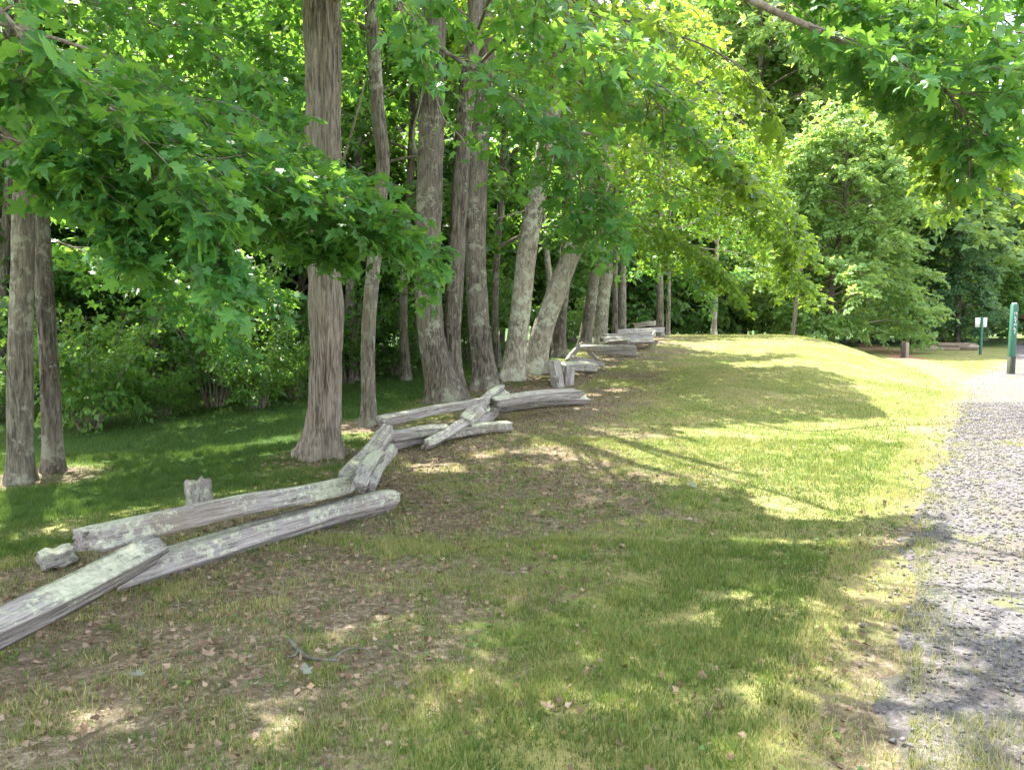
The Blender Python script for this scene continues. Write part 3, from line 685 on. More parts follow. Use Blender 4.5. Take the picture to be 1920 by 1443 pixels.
T6.add_bough(B((1150, -60, 14.5), (1450, 20, 15.5), (1700, 130, 16), (1860, 260, 16)), r0=.05, attach=tr(T6, 6.8), twigs=44, twig_len=2.2, subs=7, leaves=7, start=.05, **over)
T6.add_bough(B((1060, -20, 14.5), (1200, 80, 15), (1350, 190, 15.5), (1480, 330, 15.5)), r0=.05, attach=tr(T6, 6.2), twigs=40, twig_len=1.9, subs=7, leaves=7, start=.05, **over)
T6.done()
T7.add_bough(B((1140, 300, 15.6), (1280, 350, 15.8), (1420, 420, 16), (1500, 530, 16)), r0=.04, attach=tr(T7, 4.6), twigs=40, twig_len=1.7, subs=7, leaves=7, start=.05, **over)
T7.add_bough(B((1120, 380, 16), (1210, 430, 16), (1300, 470, 16), (1370, 535, 16)), r0=.03, attach=tr(T7, 4.2), twigs=34, twig_len=1.4, subs=7, leaves=7, start=.05, **over)
T7.add_bough(B((1200, 180, 17), (1450, 200, 18), (1650, 260, 18), (1800, 380, 18)), r0=.05, attach=tr(T7, 5.6), twigs=44, twig_len=2.3, subs=7, leaves=7, start=.05, **over)
T7.done()
T10.leaf = 'lime'
T9.add_bough(B((1140, 400, 18), (1200, 440, 18), (1280, 490, 17.6), (1320, 545, 17.5)), r0=.03, attach=tr(T9, 4.2), twigs=26, twig_len=1.3, subs=7, leaves=6, start=.05, **over)
T10.add_bough(B((1180, 420, 20), (1290, 460, 20), (1400, 480, 19.6), (1450, 535, 19.5)), r0=.03, attach=tr(T10, 4.4), twigs=28, twig_len=1.4, subs=7, leaves=6, start=.05, **over)
T10.add_bough(B((1180, 300, 20), (1380, 300, 21), (1560, 340, 22), (1700, 440, 22)), r0=.04, attach=tr(T10, 6.0), twigs=32, twig_len=1.8, subs=7, leaves=6, start=.05, **over)
for t in (T2, T3, T5, T8, T9, T10, T11, T12, T13, T14, T15, T15b): t.done()

def bare(t, pts, Y, r0):
    P = np.array([at(x, y, Y + d) for x, y, d in pts]); V, F = tubes(catmull(P, 18)[None], np.linspace(r0, r0 * .3, 18)[None], 6)
    mk('dead_limb', V - t.base, F[:, ::-1], M['bark_limb'], t.root, smooth=True)
yT4, yT5, yT6 = T4.base[1], T5.base[1], T6.base[1]
bare(T4, [(800, 330, 0), (775, 260, -.2), (790, 180, -.4), (802, 60, -.5)], yT4, .03)
bare(T4, [(808, 150, 0), (830, 220, -.4), (868, 262, -.7), (880, 300, -.8)], yT4, .022)
bare(T5, [(896, 310, 0), (870, 280, -.3), (850, 240, -.5), (905, 190, -.8), (925, 165, -.9)], yT5, .02)
bare(T6, [(992, 450, 0), (1030, 385, -.3), (1072, 350, -.5), (1085, 300, -.6)], yT6, .035)
bare(T6, [(1000, 390, 0), (930, 410, -.4), (860, 414, -.8), (800, 410, -1.)], yT6, .018)
bare(T1, [(612, 380, 0), (650, 280, -.2), (678, 180, -.3), (684, 150, -.3)], T1.base[1], .018)
bare(T7, [(1086, 440, 0), (1110, 420, -.3), (1160, 330, -.6), (1230, 300, -.8)], T7.base[1], .03)

# ------------------------------------------------------------------ trees farther off: a few kinds, then copies
def wild_tree(seed, H, Rr, z0, leaf, nl=26, size=.30, bark='bark_dark', twigs=17, droop=.25, rise=.3, sag=.2):
    t = Tree('forest_tree', (0, 0, 0), None, 'tree', None, leaf, bark, seed=seed, size=size, lod=2); t.prune = False
    a = t.rg.normal(0, .25, 4)
    C = t.trunk(np.array([(0, 0, -.2), (a[0] * .5, a[1] * .5, H * .3), (a[2], a[3], H * .65), (a[2] * .5, a[3], H)]), [H * .016, H * .013, H * .008, .02], seg=10)
    t.limbs(C, z0, H - .4, nl, Rr, twigs=twigs, twig_len=Rr * .34, subs=5, leaves=6, droop=droop, rise=rise, sag=sag, r0=.06, lmin=.4, flat=.5)
    return t.done()
def copy_tree(o, parent=None):
    c = o.copy(); COL.objects.link(c); c.parent = parent
    for ch in [q for q in bpy.data.objects if q.parent == o]: copy_tree(ch, c)
    return c
KIND = {
    'tall': wild_tree(101, 15, 4.8, 2.6, 'forest', 48),
    'broad': wild_tree(102, 12.5, 5.6, .8, 'pale_green', 72, .26, twigs=20),
    'low': wild_tree(103, 9, 4.2, .7, 'forest', 36, .26, twigs=18),
    'blue': wild_tree(104, 14, 4.4, .9, 'bluegreen', 60, .28, twigs=18),
}
_used = {}
def put(kind, px, Y, s, label, group, rot=0., sz=None):
    x = (px - CX) / FPX * Y; src = KIND[kind]
    o = src if kind not in _used else copy_tree(src); _used[kind] = 1
    o.location = (x, Y, float(hgt(x, Y)) - .05); o.rotation_euler = (0, 0, rot); o.scale = (s, s, (sz or s)); tag(o, label, 'tree', group); return o
BEY = 'trees beyond the lawn crest'; WD = 'woodland trees behind the fence row'
put('broad', 1560, 41, 1.0, 'broad light-green tree with boughs to the ground beyond the crest', BEY, .4)
put('blue', 1795, 54, .85, 'dark blue-green tree right of the broad light-green one', BEY, 1.0, .95)
put('blue', 1925, 74, 1.1, 'hazy tree at the right edge behind the shelter', BEY, 2.5)
put('low', 1320, 50, 1.0, 'low dark tree in the shade left of the broad light-green tree', BEY, 0)
put('low', 1440, 53, 1.05, 'low dark tree directly behind the slanting trunk', BEY, 2.0)
put('low', 1200, 46, 1.0, 'low dark tree showing behind the far fence end', BEY, 3.0)
put('broad', 1690, 62, 1.0, 'light-green tree half hidden between the broad and the blue-green trees', BEY, 2.2)
put('low', 1850, 62, .8, 'low dark tree behind the white sign', BEY, 4.0)
lab = ['leftmost woodland tree behind the double trunk', 'woodland tree filling the dark between double trunk and shaggy maple', 'woodland tree just left of the shaggy maple', 'woodland tree seen right of the shaggy maple',
       'woodland tree behind the twin-stemmed tree', 'woodland tree behind the pair of leaning trunks', 'far woodland tree at the left edge behind the double trunk',
       'far woodland tree between the twin-stemmed and dark mottled trunks', 'far woodland tree behind the thin pale trunk']
spots = [(-60, 19, .8, .3), (240, 22, .85, 1.9), (470, 25, .9, 3.1), (700, 27, .9, 4.4), (830, 31, .9, 5.2), (960, 36, .95, .9), (20, 32, 1.0, 5.0), (890, 46, 1.1, 1.1), (1090, 52, 1.0, 2.7)]
for (px, Y, s, r), l in zip(spots, lab): put('tall' if Y > 24 or px < 0 else 'low', px, Y, s * (1 if Y > 24 or px < 0 else 1.25), l, WD, r)
for px, Y, sd, w, l in ((300, 16.5, 111, 24, 'leafy woodland tree standing just behind the bright shrubs'), (662, 17.5, 112, 20, 'leafy woodland tree standing just behind the shaggy maple'), (10, 15.5, 113, 22, 'leafy woodland tree standing just behind the double trunk'), (762, 17.0, 114, 17, 'thin dark stem left of the twin-stemmed tree'), (934, 19, 115, 14, 'thin dark stem between the mottled trunk and the leaning pair')):
    t = stem_tree('forest_tree', [[(px, 690), (px - 6, 600), (px - 2, 480), (px + 8, 330)]], l, 11.5, [(w, w * .8)], 'bark_dark', sd, Y=Y, group=WD, leaf='forest', seg=14)
    t.limbs(t.C[0], 2.6, 11, 26 if w > 17 else 12, 3.6 if w > 17 else 2.4, twigs=15, twig_len=1.3, size=.17, lod=2, lmin=.4); t.done()
put('broad', 1390, 54, 2.1, 'towering tree above the crest, left of the broad light-green tree', BEY, .5)
put('broad', 1500, 60, 2.4, 'towering tree rising directly behind the broad light-green tree', BEY, 2.6)
put('broad', 1250, 52, 1.6, 'towering tree rising behind the far fence end', BEY, 4.6)
put('broad', 1640, 70, 2.4, 'towering tree behind and right of the broad light-green tree', BEY, 3.3)
put('broad', 1765, 76, 1.75, 'towering tree rising behind the dark blue-green tree', BEY, 5.1)
put('low', 60, 17.5, .8, 'low dark tree behind the left double trunk', WD, 1.0)
put('low', 560, 20, .9, 'low dark tree behind the shaggy maple', WD, 2.0)
put('low', 780, 23, .9, 'low dark tree behind the twin-stemmed tree', WD, 5.0)

bk = [(400, 34, 1.), (480, 48, 1.2), (690, 52, 1.2), (1030, 44, 1.), (1150, 62, 1.2), (1260, 66, 1.2)]
for k, (px, Y, q) in enumerate([(130, 25, .9), (400, 27, .95), (700, 31, 1.), (850, 34, 1.), (940, 40, 1.1), (1040, 56, 1.1)]): put('low', px, Y, q, {850: 'low tree filling the gap between the twin stems, deep in the wood', 940: 'low tree glimpsed deep between the mottled trunk and leaning pair', 1040: 'small far tree glimpsed right of the leaning pair'}.get(px, 'low tree closing the dark undergrowth deep behind the fence row'), 'undergrowth trees behind the fence row', k * 1.9)
for k, (px, Y, q) in enumerate(bk): put('low' if k % 3 == 2 else 'tall', px, Y, q * (1.35 if k % 3 == 2 else 1), 'woodland tree glimpsed far off between the leaning pair' if px == 1030 else 'woodland tree in the dense backdrop far behind the fence row', 'dense woodland backdrop', k * 1.3)
bk2 = [(1420, 74, 1.2), (1745, 80, .95), (1780, 70, .8), (1860, 88, .8), (1980, 66, 1.)]
for k, (px, Y, q) in enumerate(bk2): put('low' if k % 2 else 'blue', px, Y, q, 'tree in the hazy wood edge far beyond the lawn crest', 'wood edge beyond the lawn', k * 1.1)

# ------------------------------------------------------------------ shrubs in the sunny thicket
def shrub(seed, H, Rr, leaf='shrub', n=16, size=.085):
    t = Tree('shrub', (0, 0, 0), None, 'shrub', None, leaf, 'bark_dark', seed=seed, size=size, lod=2); t.prune = False
    for k in range(n):
        az = k * 2.399; e = t.rg.uniform(.3, 1.0) * Rr; h = H * t.rg.uniform(.55, 1.05); c = np.array([math.cos(az), math.sin(az), 0])
        t.add_bough(np.array([c * .1, c * e * .5 + [0, 0, h * .6], c * e + [0, 0, h]]), r0=.014, twigs=9, twig_len=Rr * .5, subs=5, leaves=6, droop=.2, flat=.4, start=.12)
    return t.done(name='foliage')
S1 = shrub(201, 1.9, 1.1); S2 = shrub(202, 1.3, 1.2); S3 = shrub(203, 2.3, 1.2, 'forest')
SH = 'shrubs of the thicket behind the fence row'
sh = [(S1, -20, 13.5, 'pale green shrub at the left edge behind the double trunk'), (S2, 160, 12.2, 'bright low shrub just right of the double trunk'), (S1, 200, 14.5, 'tall bright shrub rising right of the double trunk'),
      (S2, 300, 13.2, 'bright leafy shrub midway between double trunk and shaggy maple'), (S3, 400, 14.2, 'dark shrub left of the shaggy maple'), (S1, 480, 13.6, 'bright shrub near the left side of the shaggy maple'),
      (S3, 330, 16.5, 'tall dark shrub behind the bright leafy ones'), (S2, 550, 14.8, 'low shrub close behind the shaggy maple'), (S3, 650, 17, 'dark shrub between shaggy maple and slim crooked trunk'),
      (S3, 745, 18, 'dark shrub left of the twin-stemmed tree'), (S1, 110, 17, 'far bright shrub seen past the double trunk'), (S3, 885, 21, 'dark shrub seen between the twin stems and the mottled trunk'), (S1, 1072, 27, 'yellow-green shrub glimpsed right of the leaning pair'), (S1, 420, 17.5, 'far bright shrub in the middle of the thicket')]
seen = set()
for k, (src, px, Y, l) in enumerate(sh):
    o = src if id(src) not in seen else copy_tree(src); seen.add(id(src)); x = (px - CX) / FPX * Y
    o.location = (x, Y, float(hgt(x, Y)) - .05); o.rotation_euler = (0, 0, k * 1.7); q = (.8, 1.25, 1.0, .7, 1.35, .9, 1.15)[k % 7]; o.scale = (q * .95, q * .95, q * (1.25 if k % 3 == 1 else .95)); tag(o, l, 'shrub', SH)

# ------------------------------------------------------------------ the collapsed zigzag rail fence
FB = gnd(560, 960); FROOT = empty('split_rail_fence', FB, 'collapsed zigzag fence of grey lichen-spotted split rails', 'fence')
def rail_mesh(L, w, h, seed, bend=.03, rings=34, taper=.0, sub=7):
    """a riven length of wood: four or five flat split faces with grain grooves, ragged ends"""
    rg = np.random.default_rng(seed); nc = int(rg.choice([4, 4, 5]))
    ca = (np.arange(nc) + .5 + rg.uniform(-.22, .22, nc)) / nc * 2 * np.pi; cr = rg.uniform(.92, 1.22, nc)
    cor = np.stack([np.cos(ca) * cr, np.sin(ca) * cr], 1); sides = nc * sub
    pts = np.vstack([cor[j] + (cor[(j + 1) % nc] - cor[j]) * (k / sub) for j in range(nc) for k in range(sub)])
    edge = np.array([0. if k == 0 else 1. for j in range(nc) for k in range(sub)])
    u = np.linspace(0, 1, rings); ii = np.arange(sides)[None]; U = u[:, None] * L
    groove = 1 - edge[None] * (.10 * np.abs(vn(U * .9, ii * 5.3, seed, 5)) + .05 * np.abs(vn(U * 5, ii * 5.3, seed, 6))) + .035 * vn(U * 2.2, ii * 7.7, seed, 7)
    crack = (rg.random(sides) < .2) * edge * rg.uniform(.10, .28, sides)
    groove = groove - crack[None] * np.clip(.55 + .9 * vn(U * 1.3, ii * 3.3, seed, 8), 0, 1)
    sc = (1 - taper * u + .05 * vn(u * 3 + seed, 0, 0, 1))[:, None] * groove
    sc[0] *= .93; sc[-1] *= rg.uniform(.7, .9)
    tw = np.interp(u, [0, 1], [0, rg.uniform(-.3, .3)])[:, None]
    yb = bend * np.sin(u * np.pi) * rg.choice([-1, 1]) + .012 * vn(u * 4 + seed, 3, 0, 2); zb = bend * .5 * np.sin(u * np.pi) + .008 * vn(u * 4 + seed, 7, 0, 2)
    px, py = pts[None, :, 0] * sc, pts[None, :, 1] * sc
    w, h = w * 1.15, h * 1.06
    Y = yb[:, None] + (px * np.cos(tw) - py * np.sin(tw)) * w / 2 ; Z = zb[:, None] + (px * np.sin(tw) + py * np.cos(tw)) * h / 2
    XX = np.repeat(U, sides, 1); jj = min(.09, .12 * L); an = np.arange(sides) / sides * 6.283; XX[0] += jj * fbm(np.cos(an) * 1.6 + seed, np.sin(an) * 1.6, 0, 3, 3); XX[-1] += jj * fbm(np.cos(an) * 1.6 + seed, np.sin(an) * 1.6, 5, 3, 3)
    V = np.stack([XX, Y, Z], -1).reshape(-1, 3); i = np.arange(rings * sides).reshape(rings, sides)
    F = np.stack([i[:-1], np.roll(i[:-1], -1, 1), np.roll(i[1:], -1, 1), i[1:]], -1).reshape(-1, 4)
    n0 = len(V); V = np.vstack([V, [[.02, yb[0], zb[0]], [L - .02, yb[-1], zb[-1]]]])
    c0 = np.array([[n0, i[0, (j + 1) % sides], i[0, j]] for j in range(sides)]); c1 = np.array([[n0 + 1, i[-1, j], i[-1, (j + 1) % sides]] for j in range(sides)])
    return V, [F, c0, c1]
_rs = [300]
def rail(a, b, w, h, name='rail', roll=0., label=None, bend=.03, taper=0., ga=True):
    """a, b: (image x, image y, height of the rail centre above the ground there)"""
    A = gnd(*a) if ga else np.array(a); Bq = gnd(*b) if ga else np.array(b)
    d = Bq - A; L = float(np.linalg.norm(d)); _rs[0] += 1
    V, F = rail_mesh(L, w, h, _rs[0], bend, taper=taper)
    o = mk(name, V, F, M['rail'], FROOT, smooth=False)
    x = d / L; y = nrm(np.cross([0, 0, 1.], x)); z = np.cross(x, y)
    y, z = y * math.cos(roll) + z * math.sin(roll), -y * math.sin(roll) + z * math.cos(roll)
    p = A - FB
    o.matrix_local = Matrix(((x[0], y[0], z[0], p[0]), (x[1], y[1], z[1], p[1]), (x[2], y[2], z[2], p[2]), (0, 0, 0, 1)))
    if label: o['label'] = label
    return o
rail((-170, 1262, .13), (302, 1032, .24), .17, .17, roll=.4, bend=.02)
rail((212, 1086, .07), (740, 932, .09), .16, .185, roll=.2, bend=.012)
rail((148, 1014, .36), (664, 906, .24), .22, .195, roll=-.15, bend=.03)
rail((74, 1056, .05), (138, 1034, .07), .14, .13, name='rail_stub', roll=.5, bend=0)
Pp = gnd(378, 955)
rail((Pp[0], Pp[1], Pp[2] - .1), (Pp[0] - .02, Pp[1] - .02, Pp[2] + .26), .20, .20, name='post', ga=False, bend=0)
rail((648, 905, .25), (730, 805, .33), .17, .15, roll=.5)
rail((690, 915, .10), (737, 842, .13), .16, .14, roll=-.4)
rail((672, 912, .36), (712, 850, .30), .13, .12, roll=.2)
rail((716, 788, .42), (912, 750, .36), .15, .16, roll=.1, bend=.04)
rail((724, 836, .08), (958, 797, .09), .13, .14, roll=.2, bend=.04)
rail((798, 836, .06), (905, 770, .28), .13, .13, roll=.6)
rail((872, 790, .22), (942, 722, .42), .20, .16, roll=.3, taper=.55)
rail((885, 800, .10), (925, 765, .14), .20, .20, name='post', roll=.3, bend=0)
rail((905, 772, .20), (948, 738, .26), .16, .15, roll=.4)
rail((735, 818, .20), (840, 806, .16), .13, .13, roll=.3)
rail((926, 752, .32), (1086, 736, .30), .20, .18, roll=.15)
rail((940, 762, .10), (1104, 748, .09), .17, .17, roll=.35)
q = gnd(1048, 726); rail((q[0], q[1], q[2] - .08), (q[0] - .10, q[1] + .12, q[2] + .52), .24, .16, name='stake', ga=False, bend=0)
q = gnd(1066, 722); rail((q[0], q[1], q[2] - .08), (q[0] + .02, q[1] + .15, q[2] + .36), .17, .14, name='stake', ga=False, bend=0)
rail((1042, 712, .16), (1046, 686, .20), .17, .15)
rail((1050, 689, .22), (1118, 690, .10), .20, .20, roll=.3)
rail((1074, 672, .30), (1130, 684, .12), .16, .16, roll=.1)
q = gnd(1082, 676); rail((q[0] - .25, q[1], q[2]), (q[0] + .12, q[1] + .3, q[2] + .42), .14, .12, name='stake', ga=False, bend=0)
q = gnd(1110, 676); rail((q[0] + .15, q[1], q[2]), (q[0] - .25, q[1] + .3, q[2] + .45), .14, .12, name='stake', ga=False, bend=0)
rail((1090, 652, .40), (1192, 652, .36), .18, .18, roll=.3)
rail((1112, 660, .14), (1194, 660, .12), .18, .18, roll=.1)
rail((1135, 644, .30), (1180, 640, .40), .17, .17, roll=.5)
def wrail(p0, p1, w=.2, h=.2, **k):
    a = at(p0[0], p0[1], p0[2]); b = at(p1[0], p1[1], p1[2])
    for v in (a, b): v[2] = min(max(v[2], hgt(v[0], v[1]) + .08), hgt(v[0], v[1]) + .6)
    return rail(a, b, w, h, ga=False, **k)
wrail((1134, 631, 22.0), (1220, 628, 22.6)); wrail((1138, 642, 21.8), (1224, 640, 22.2)); wrail((1128, 637, 21.5), (1212, 634, 23))
wrail((1190, 612, 26.5), (1230, 606, 26.2)); wrail((1205, 621, 25.5), (1244, 619, 26.5)); wrail((1216, 640, 22.4), (1226, 624, 25.8)); wrail((1150, 624, 24), (1222, 622, 24.5))

# ------------------------------------------------------------------ posts, signs, shelter, logs
def box(V0, V1):
    x0, y0, z0 = V0; x1, y1, z1 = V1
    V = np.array([(x, y, z) for z in (z0, z1) for y in (y0, y1) for x in (x0, x1)], float)
    F = np.array([[0, 2, 3, 1], [4, 5, 7, 6], [0, 1, 5, 4], [2, 6, 7, 3], [0, 4, 6, 2], [1, 3, 7, 5]]); return V, F
def bevel_post(w, z0, z1, ch=.015, top=.03):
    h = w / 2; o = [(h, -h + ch), (h, h - ch), (h - ch, h), (-h + ch, h), (-h, h - ch), (-h, -h + ch), (-h + ch, -h), (h - ch, -h)]
    V = [(x, y, z0) for x, y in o] + [(x, y, z1 - top) for x, y in o] + [(x * .55, y * .55, z1) for x, y in o]
    i = np.arange(24).reshape(3, 8); F = np.stack([i[:-1], np.roll(i[:-1], -1, 1), np.roll(i[1:], -1, 1), i[1:]], -1).reshape(-1, 4)
    return np.array(V), [F, i[2][None]]
g = gnd(1895, 702); g[2] = hgt(g[0], g[1]); k = g[1] / FPX
p = empty('marker_post', g, 'thick green square marker post with white characters by the gravel', 'post')
hh = 132 * k
V, F = bevel_post(.165, .56, hh); mk('post_body', V, F, M['green_paint'], p)
V, F = bevel_post(.172, -.1, .56, top=.005); mk('post_foot', V, F, M['green_base'], p)
V, F = box((-.05, -.05, hh + .0005), (.05, .05, hh + .03)); mk('cap', V, F, M['white_paint'], p)
rgm = np.random.default_rng(5)
for j in range(6):                                       # small upright white characters, too far away to read
    z = hh - .34 - j * .115; Vs, Fs, kk = [], [], 0
    for bx in ([(-.035, 0, -.022, .08), (.02, 0, .033, .08), (-.022, .066, .02, .08)], [(-.035, 0, -.02, .08), (-.02, 0, .033, .014), (-.02, .034, .02, .046)], [(-.007, 0, .007, .08), (-.035, .066, .035, .08)])[j % 3]:
        v, f = box((bx[0], -.0885, z + bx[1]), (bx[2], -.0825, z + bx[3])); Vs.append(v); Fs.append(f + kk); kk += 8
    mk('character', np.vstack(Vs), np.vstack(Fs), M['white_paint'], p)
Y2 = 38; g = at(1838, 668, Y2); g[2] = hgt(g[0], g[1]); k = Y2 / FPX; zt = 1.6 + (605 - 596) * k - g[2]
p = empty('sign_post', g, 'white sign panel on a thin green post, seen from behind', 'sign')
V, F = bevel_post(.11, -.1, zt + .02); mk('post', V, F, M['green_paint'], p)
V, F = box((-.29, .062, zt - .48), (.29, .085, zt)); mk('sign_panel', V, F, M['white_paint'], p)
for j, (px, Y, w, h) in enumerate([(1693, 34, .16, .75), (1700, 34.5, .14, .7)]):
    x = (px - CX) / FPX * Y; p = empty('timber_bollard', (x, Y, hgt(x, Y)), ['dark short timber post below the broad light-green tree', 'grey short timber post right beside the dark one'][j], 'post', 'short timber posts')
    V, F = bevel_post(w, -.1, h); mk('post_body', V, F, M['dark_wall' if j == 0 else 'log'], p)
# shelter with a brown-red gable roof, mostly out of view to the right
Ys = 50; xl = 36.7; zs = hgt(xl + 3, Ys); p = empty('shelter', (xl, Ys, zs), 'small dark building with brown-red gable roof at the right edge', 'building')
V, F = box((.35, 0, -.2), (7.6, 5, 2.0)); mk('wall', V, F, M['dark_wall'], p)
rw = np.array([(0, -.4, 1.75), (3.95, -.4, 4.6), (7.9, -.4, 1.75), (0, 5.4, 1.75), (3.95, 5.4, 4.6), (7.9, 5.4, 1.75)]); up = np.array([0, 0, .12])
V = np.vstack([rw, rw + up]); F = np.array([[0, 1, 4, 3], [1, 2, 5, 4], [6, 9, 10, 7], [7, 10, 11, 8], [0, 3, 9, 6], [2, 8, 11, 5], [0, 6, 7, 1], [1, 7, 8, 2], [3, 4, 10, 9], [4, 5, 11, 10]])
ro = mk('roof', V, F, M['red_roof'], p)
V = np.array([(0, -.40, 1.68), (3.95, -.40, 4.53), (3.95, -.40, 4.76), (0, -.40, 1.91), (0, -.46, 1.68), (3.95, -.46, 4.53), (3.95, -.46, 4.76), (0, -.46, 1.91)]); F = np.array([[4, 5, 6, 7], [0, 3, 2, 1], [0, 1, 5, 4], [3, 7, 6, 2], [0, 4, 7, 3], [1, 2, 6, 5]])
mk('fascia', V, F, M['white_paint'], p); V = V.copy(); V[:, 0] = 7.9 - V[:, 0]; mk('fascia', V, F[:, ::-1], M['white_paint'], p)
V = np.array([(.36, -.003, 2.0), (7.59, -.003, 2.0), (3.95, -.003, 4.5)]); V = np.vstack([V, V + [0, .15, 0]]); mk('gable', V, [np.array([[0, 1, 2], [3, 5, 4]]), np.array([[0, 3, 4, 1], [1, 4, 5, 2], [2, 5, 3, 0]])], M['dark_wall'], p)
# felled logs lying at the wood edge
for j, (px, dz, L, a, l) in enumerate([(1762, .14, 2.4, .1, 'pale felled log at the wood edge, left end'), (1790, .16, 2.6, -.15, 'longest grey felled log at the wood edge'), (1806, .30, 1.6, .25, 'short felled log nearest the white sign'), (1785, .36, 1.9, .05, 'felled log lying on top of the others')]):
    Y = 44 + .5 * (j % 3); x = (px - CX) / FPX * Y; V, F = rail_mesh(L, .26, .26, 500 + j, .02)
    o = mk('felled_log', V - [L / 2, 0, 0], F, M['log']); o.location = (x, Y, float(hgt(x, Y)) + dz); o.rotation_euler = (0, 0, a); tag(o, l, 'log', 'felled logs at the wood edge')

# ------------------------------------------------------------------ things lying on the lawn
g = gnd(600, 1245); p = empty('fallen_branch', g, 'lichen-grey broken branch lying on the lawn in the foreground', 'branch')
pa = np.array([gnd(545, 1212), gnd(572, 1236), gnd(600, 1247), gnd(632, 1249)]); pa[:, 2] = hgt(pa[:, 0], pa[:, 1]) + [.03, .02, .03, .03]
V, F = tubes(catmull(pa, 16)[None], np.linspace(.012, .006, 16)[None], 7); mk('stem', V - g, F[:, ::-1], M['twig'], p, smooth=True)
pb = np.array([gnd(622, 1249), gnd(650, 1236), gnd(685, 1232), gnd(708, 1248)]); pb[:, 2] = hgt(pb[:, 0], pb[:, 1]) + [.03, .05, .04, .015]
V, F = tubes(catmull(pb, 14)[None], np.linspace(.008, .003, 14)[None], 6); mk('side_twig', V - g, F[:, ::-1], M['twig'], p, smooth=True)
pb = np.array([gnd(560, 1226), gnd(552, 1236), gnd(540, 1238)]); pb[:, 2] = hgt(pb[:, 0], pb[:, 1]) + .02
V, F = tubes(catmull(pb, 8)[None], np.linspace(.007, .003, 8)[None], 6); mk('side_twig', V - g, F[:, ::-1], M['twig'], p, smooth=True)
def lying_leaf(px, py, s, m, l, rz, nm='fallen_leaf', curl=.25, tilt=(.2, .1)):
    L, F = LEAF[0]; V = L.copy(); V[:, 1] -= .45; V[:, 2] = curl * (np.abs(V[:, 0]) ** 2 * 1.5 + (V[:, 1] * .8) ** 2)
    V = np.vstack([V * s]); o = mk(nm, V, F, m, attrs={'tint': np.full(len(V), .75)}); g = gnd(px, py)
    o.location = (g[0], g[1], float(hgt(g[0], g[1])) + .035); o.rotation_euler = (tilt[0], tilt[1], rz); tag(o, l, 'leaf', 'single leaves lying on the lawn')
lying_leaf(574, 1267, .06, M['pale'], 'pale upturned leaf just below the fallen branch', .6, tilt=(.5, .2))
lying_leaf(255, 1277, .07, M['pale'], 'pale grey leaf lying alone left of the fallen branch', 1.7)
lying_leaf(1298, 914, .09, M['pale'], 'pale upturned leaf in the shaded grass by the sunlit strip', .3, tilt=(.6, .2))
lying_leaf(398, 1222, .10, M['dead'], 'orange-brown curled dead leaf left of the fallen branch', 2.4, curl=.9, tilt=(.5, .3))
lying_leaf(388, 1238, .07, M['dead'], 'small brown dead leaf touching the curled orange one', .9, curl=.7)
lying_leaf(1023, 1337, .06, M['dead'], 'small reddish dead leaf in the grass at bottom centre', .9, curl=.5)

# ------------------------------------------------------------------ grass, litter, stones (uncountable)
def scatter_wedge(n, y0, y1, rg, pad=.6, left=None):
    y = np.sqrt(rg.uniform(y0 ** 2, y1 ** 2, n)); hw = .72 * y + pad
    return rg.uniform(-1, 1, n) * hw, y
def blades(x, y, h, w, tint, rg, tri, lean=.5):
    n = len(x); z = hgt(x, y) - .004 + .013 * (sdist(ROAD, x, y) < 0); az = rg.uniform(0, 6.283, n); la = az + rg.normal(0, .9, n) + 1.57
    B0 = np.stack([x, y, z], 1); wv = np.stack([np.cos(az), np.sin(az), 0 * az], 1) * (w / 2)[:, None]
    ld = np.stack([np.cos(la), np.sin(la), 0 * la], 1) * (h * np.abs(rg.normal(lean, .35, n)))[:, None]; up = np.array([0, 0, 1.]) * h[:, None]
    if tri == 1: V = np.stack([B0 - wv, B0 + wv, B0 + ld + up], 1); F = np.array([[0, 1, 2]])
    else:
        m = B0 + ld * .35 + up * .62; V = np.stack([B0 - wv, B0 + wv, m + wv * .4, B0 + ld + up * .92], 1); F = np.array([[0, 1, 2], [0, 2, 3]])
    k = V.shape[1]; return V.reshape(-1, 3), (np.arange(n)[:, None, None] * k + F).reshape(-1, 3), np.repeat(tint, k)
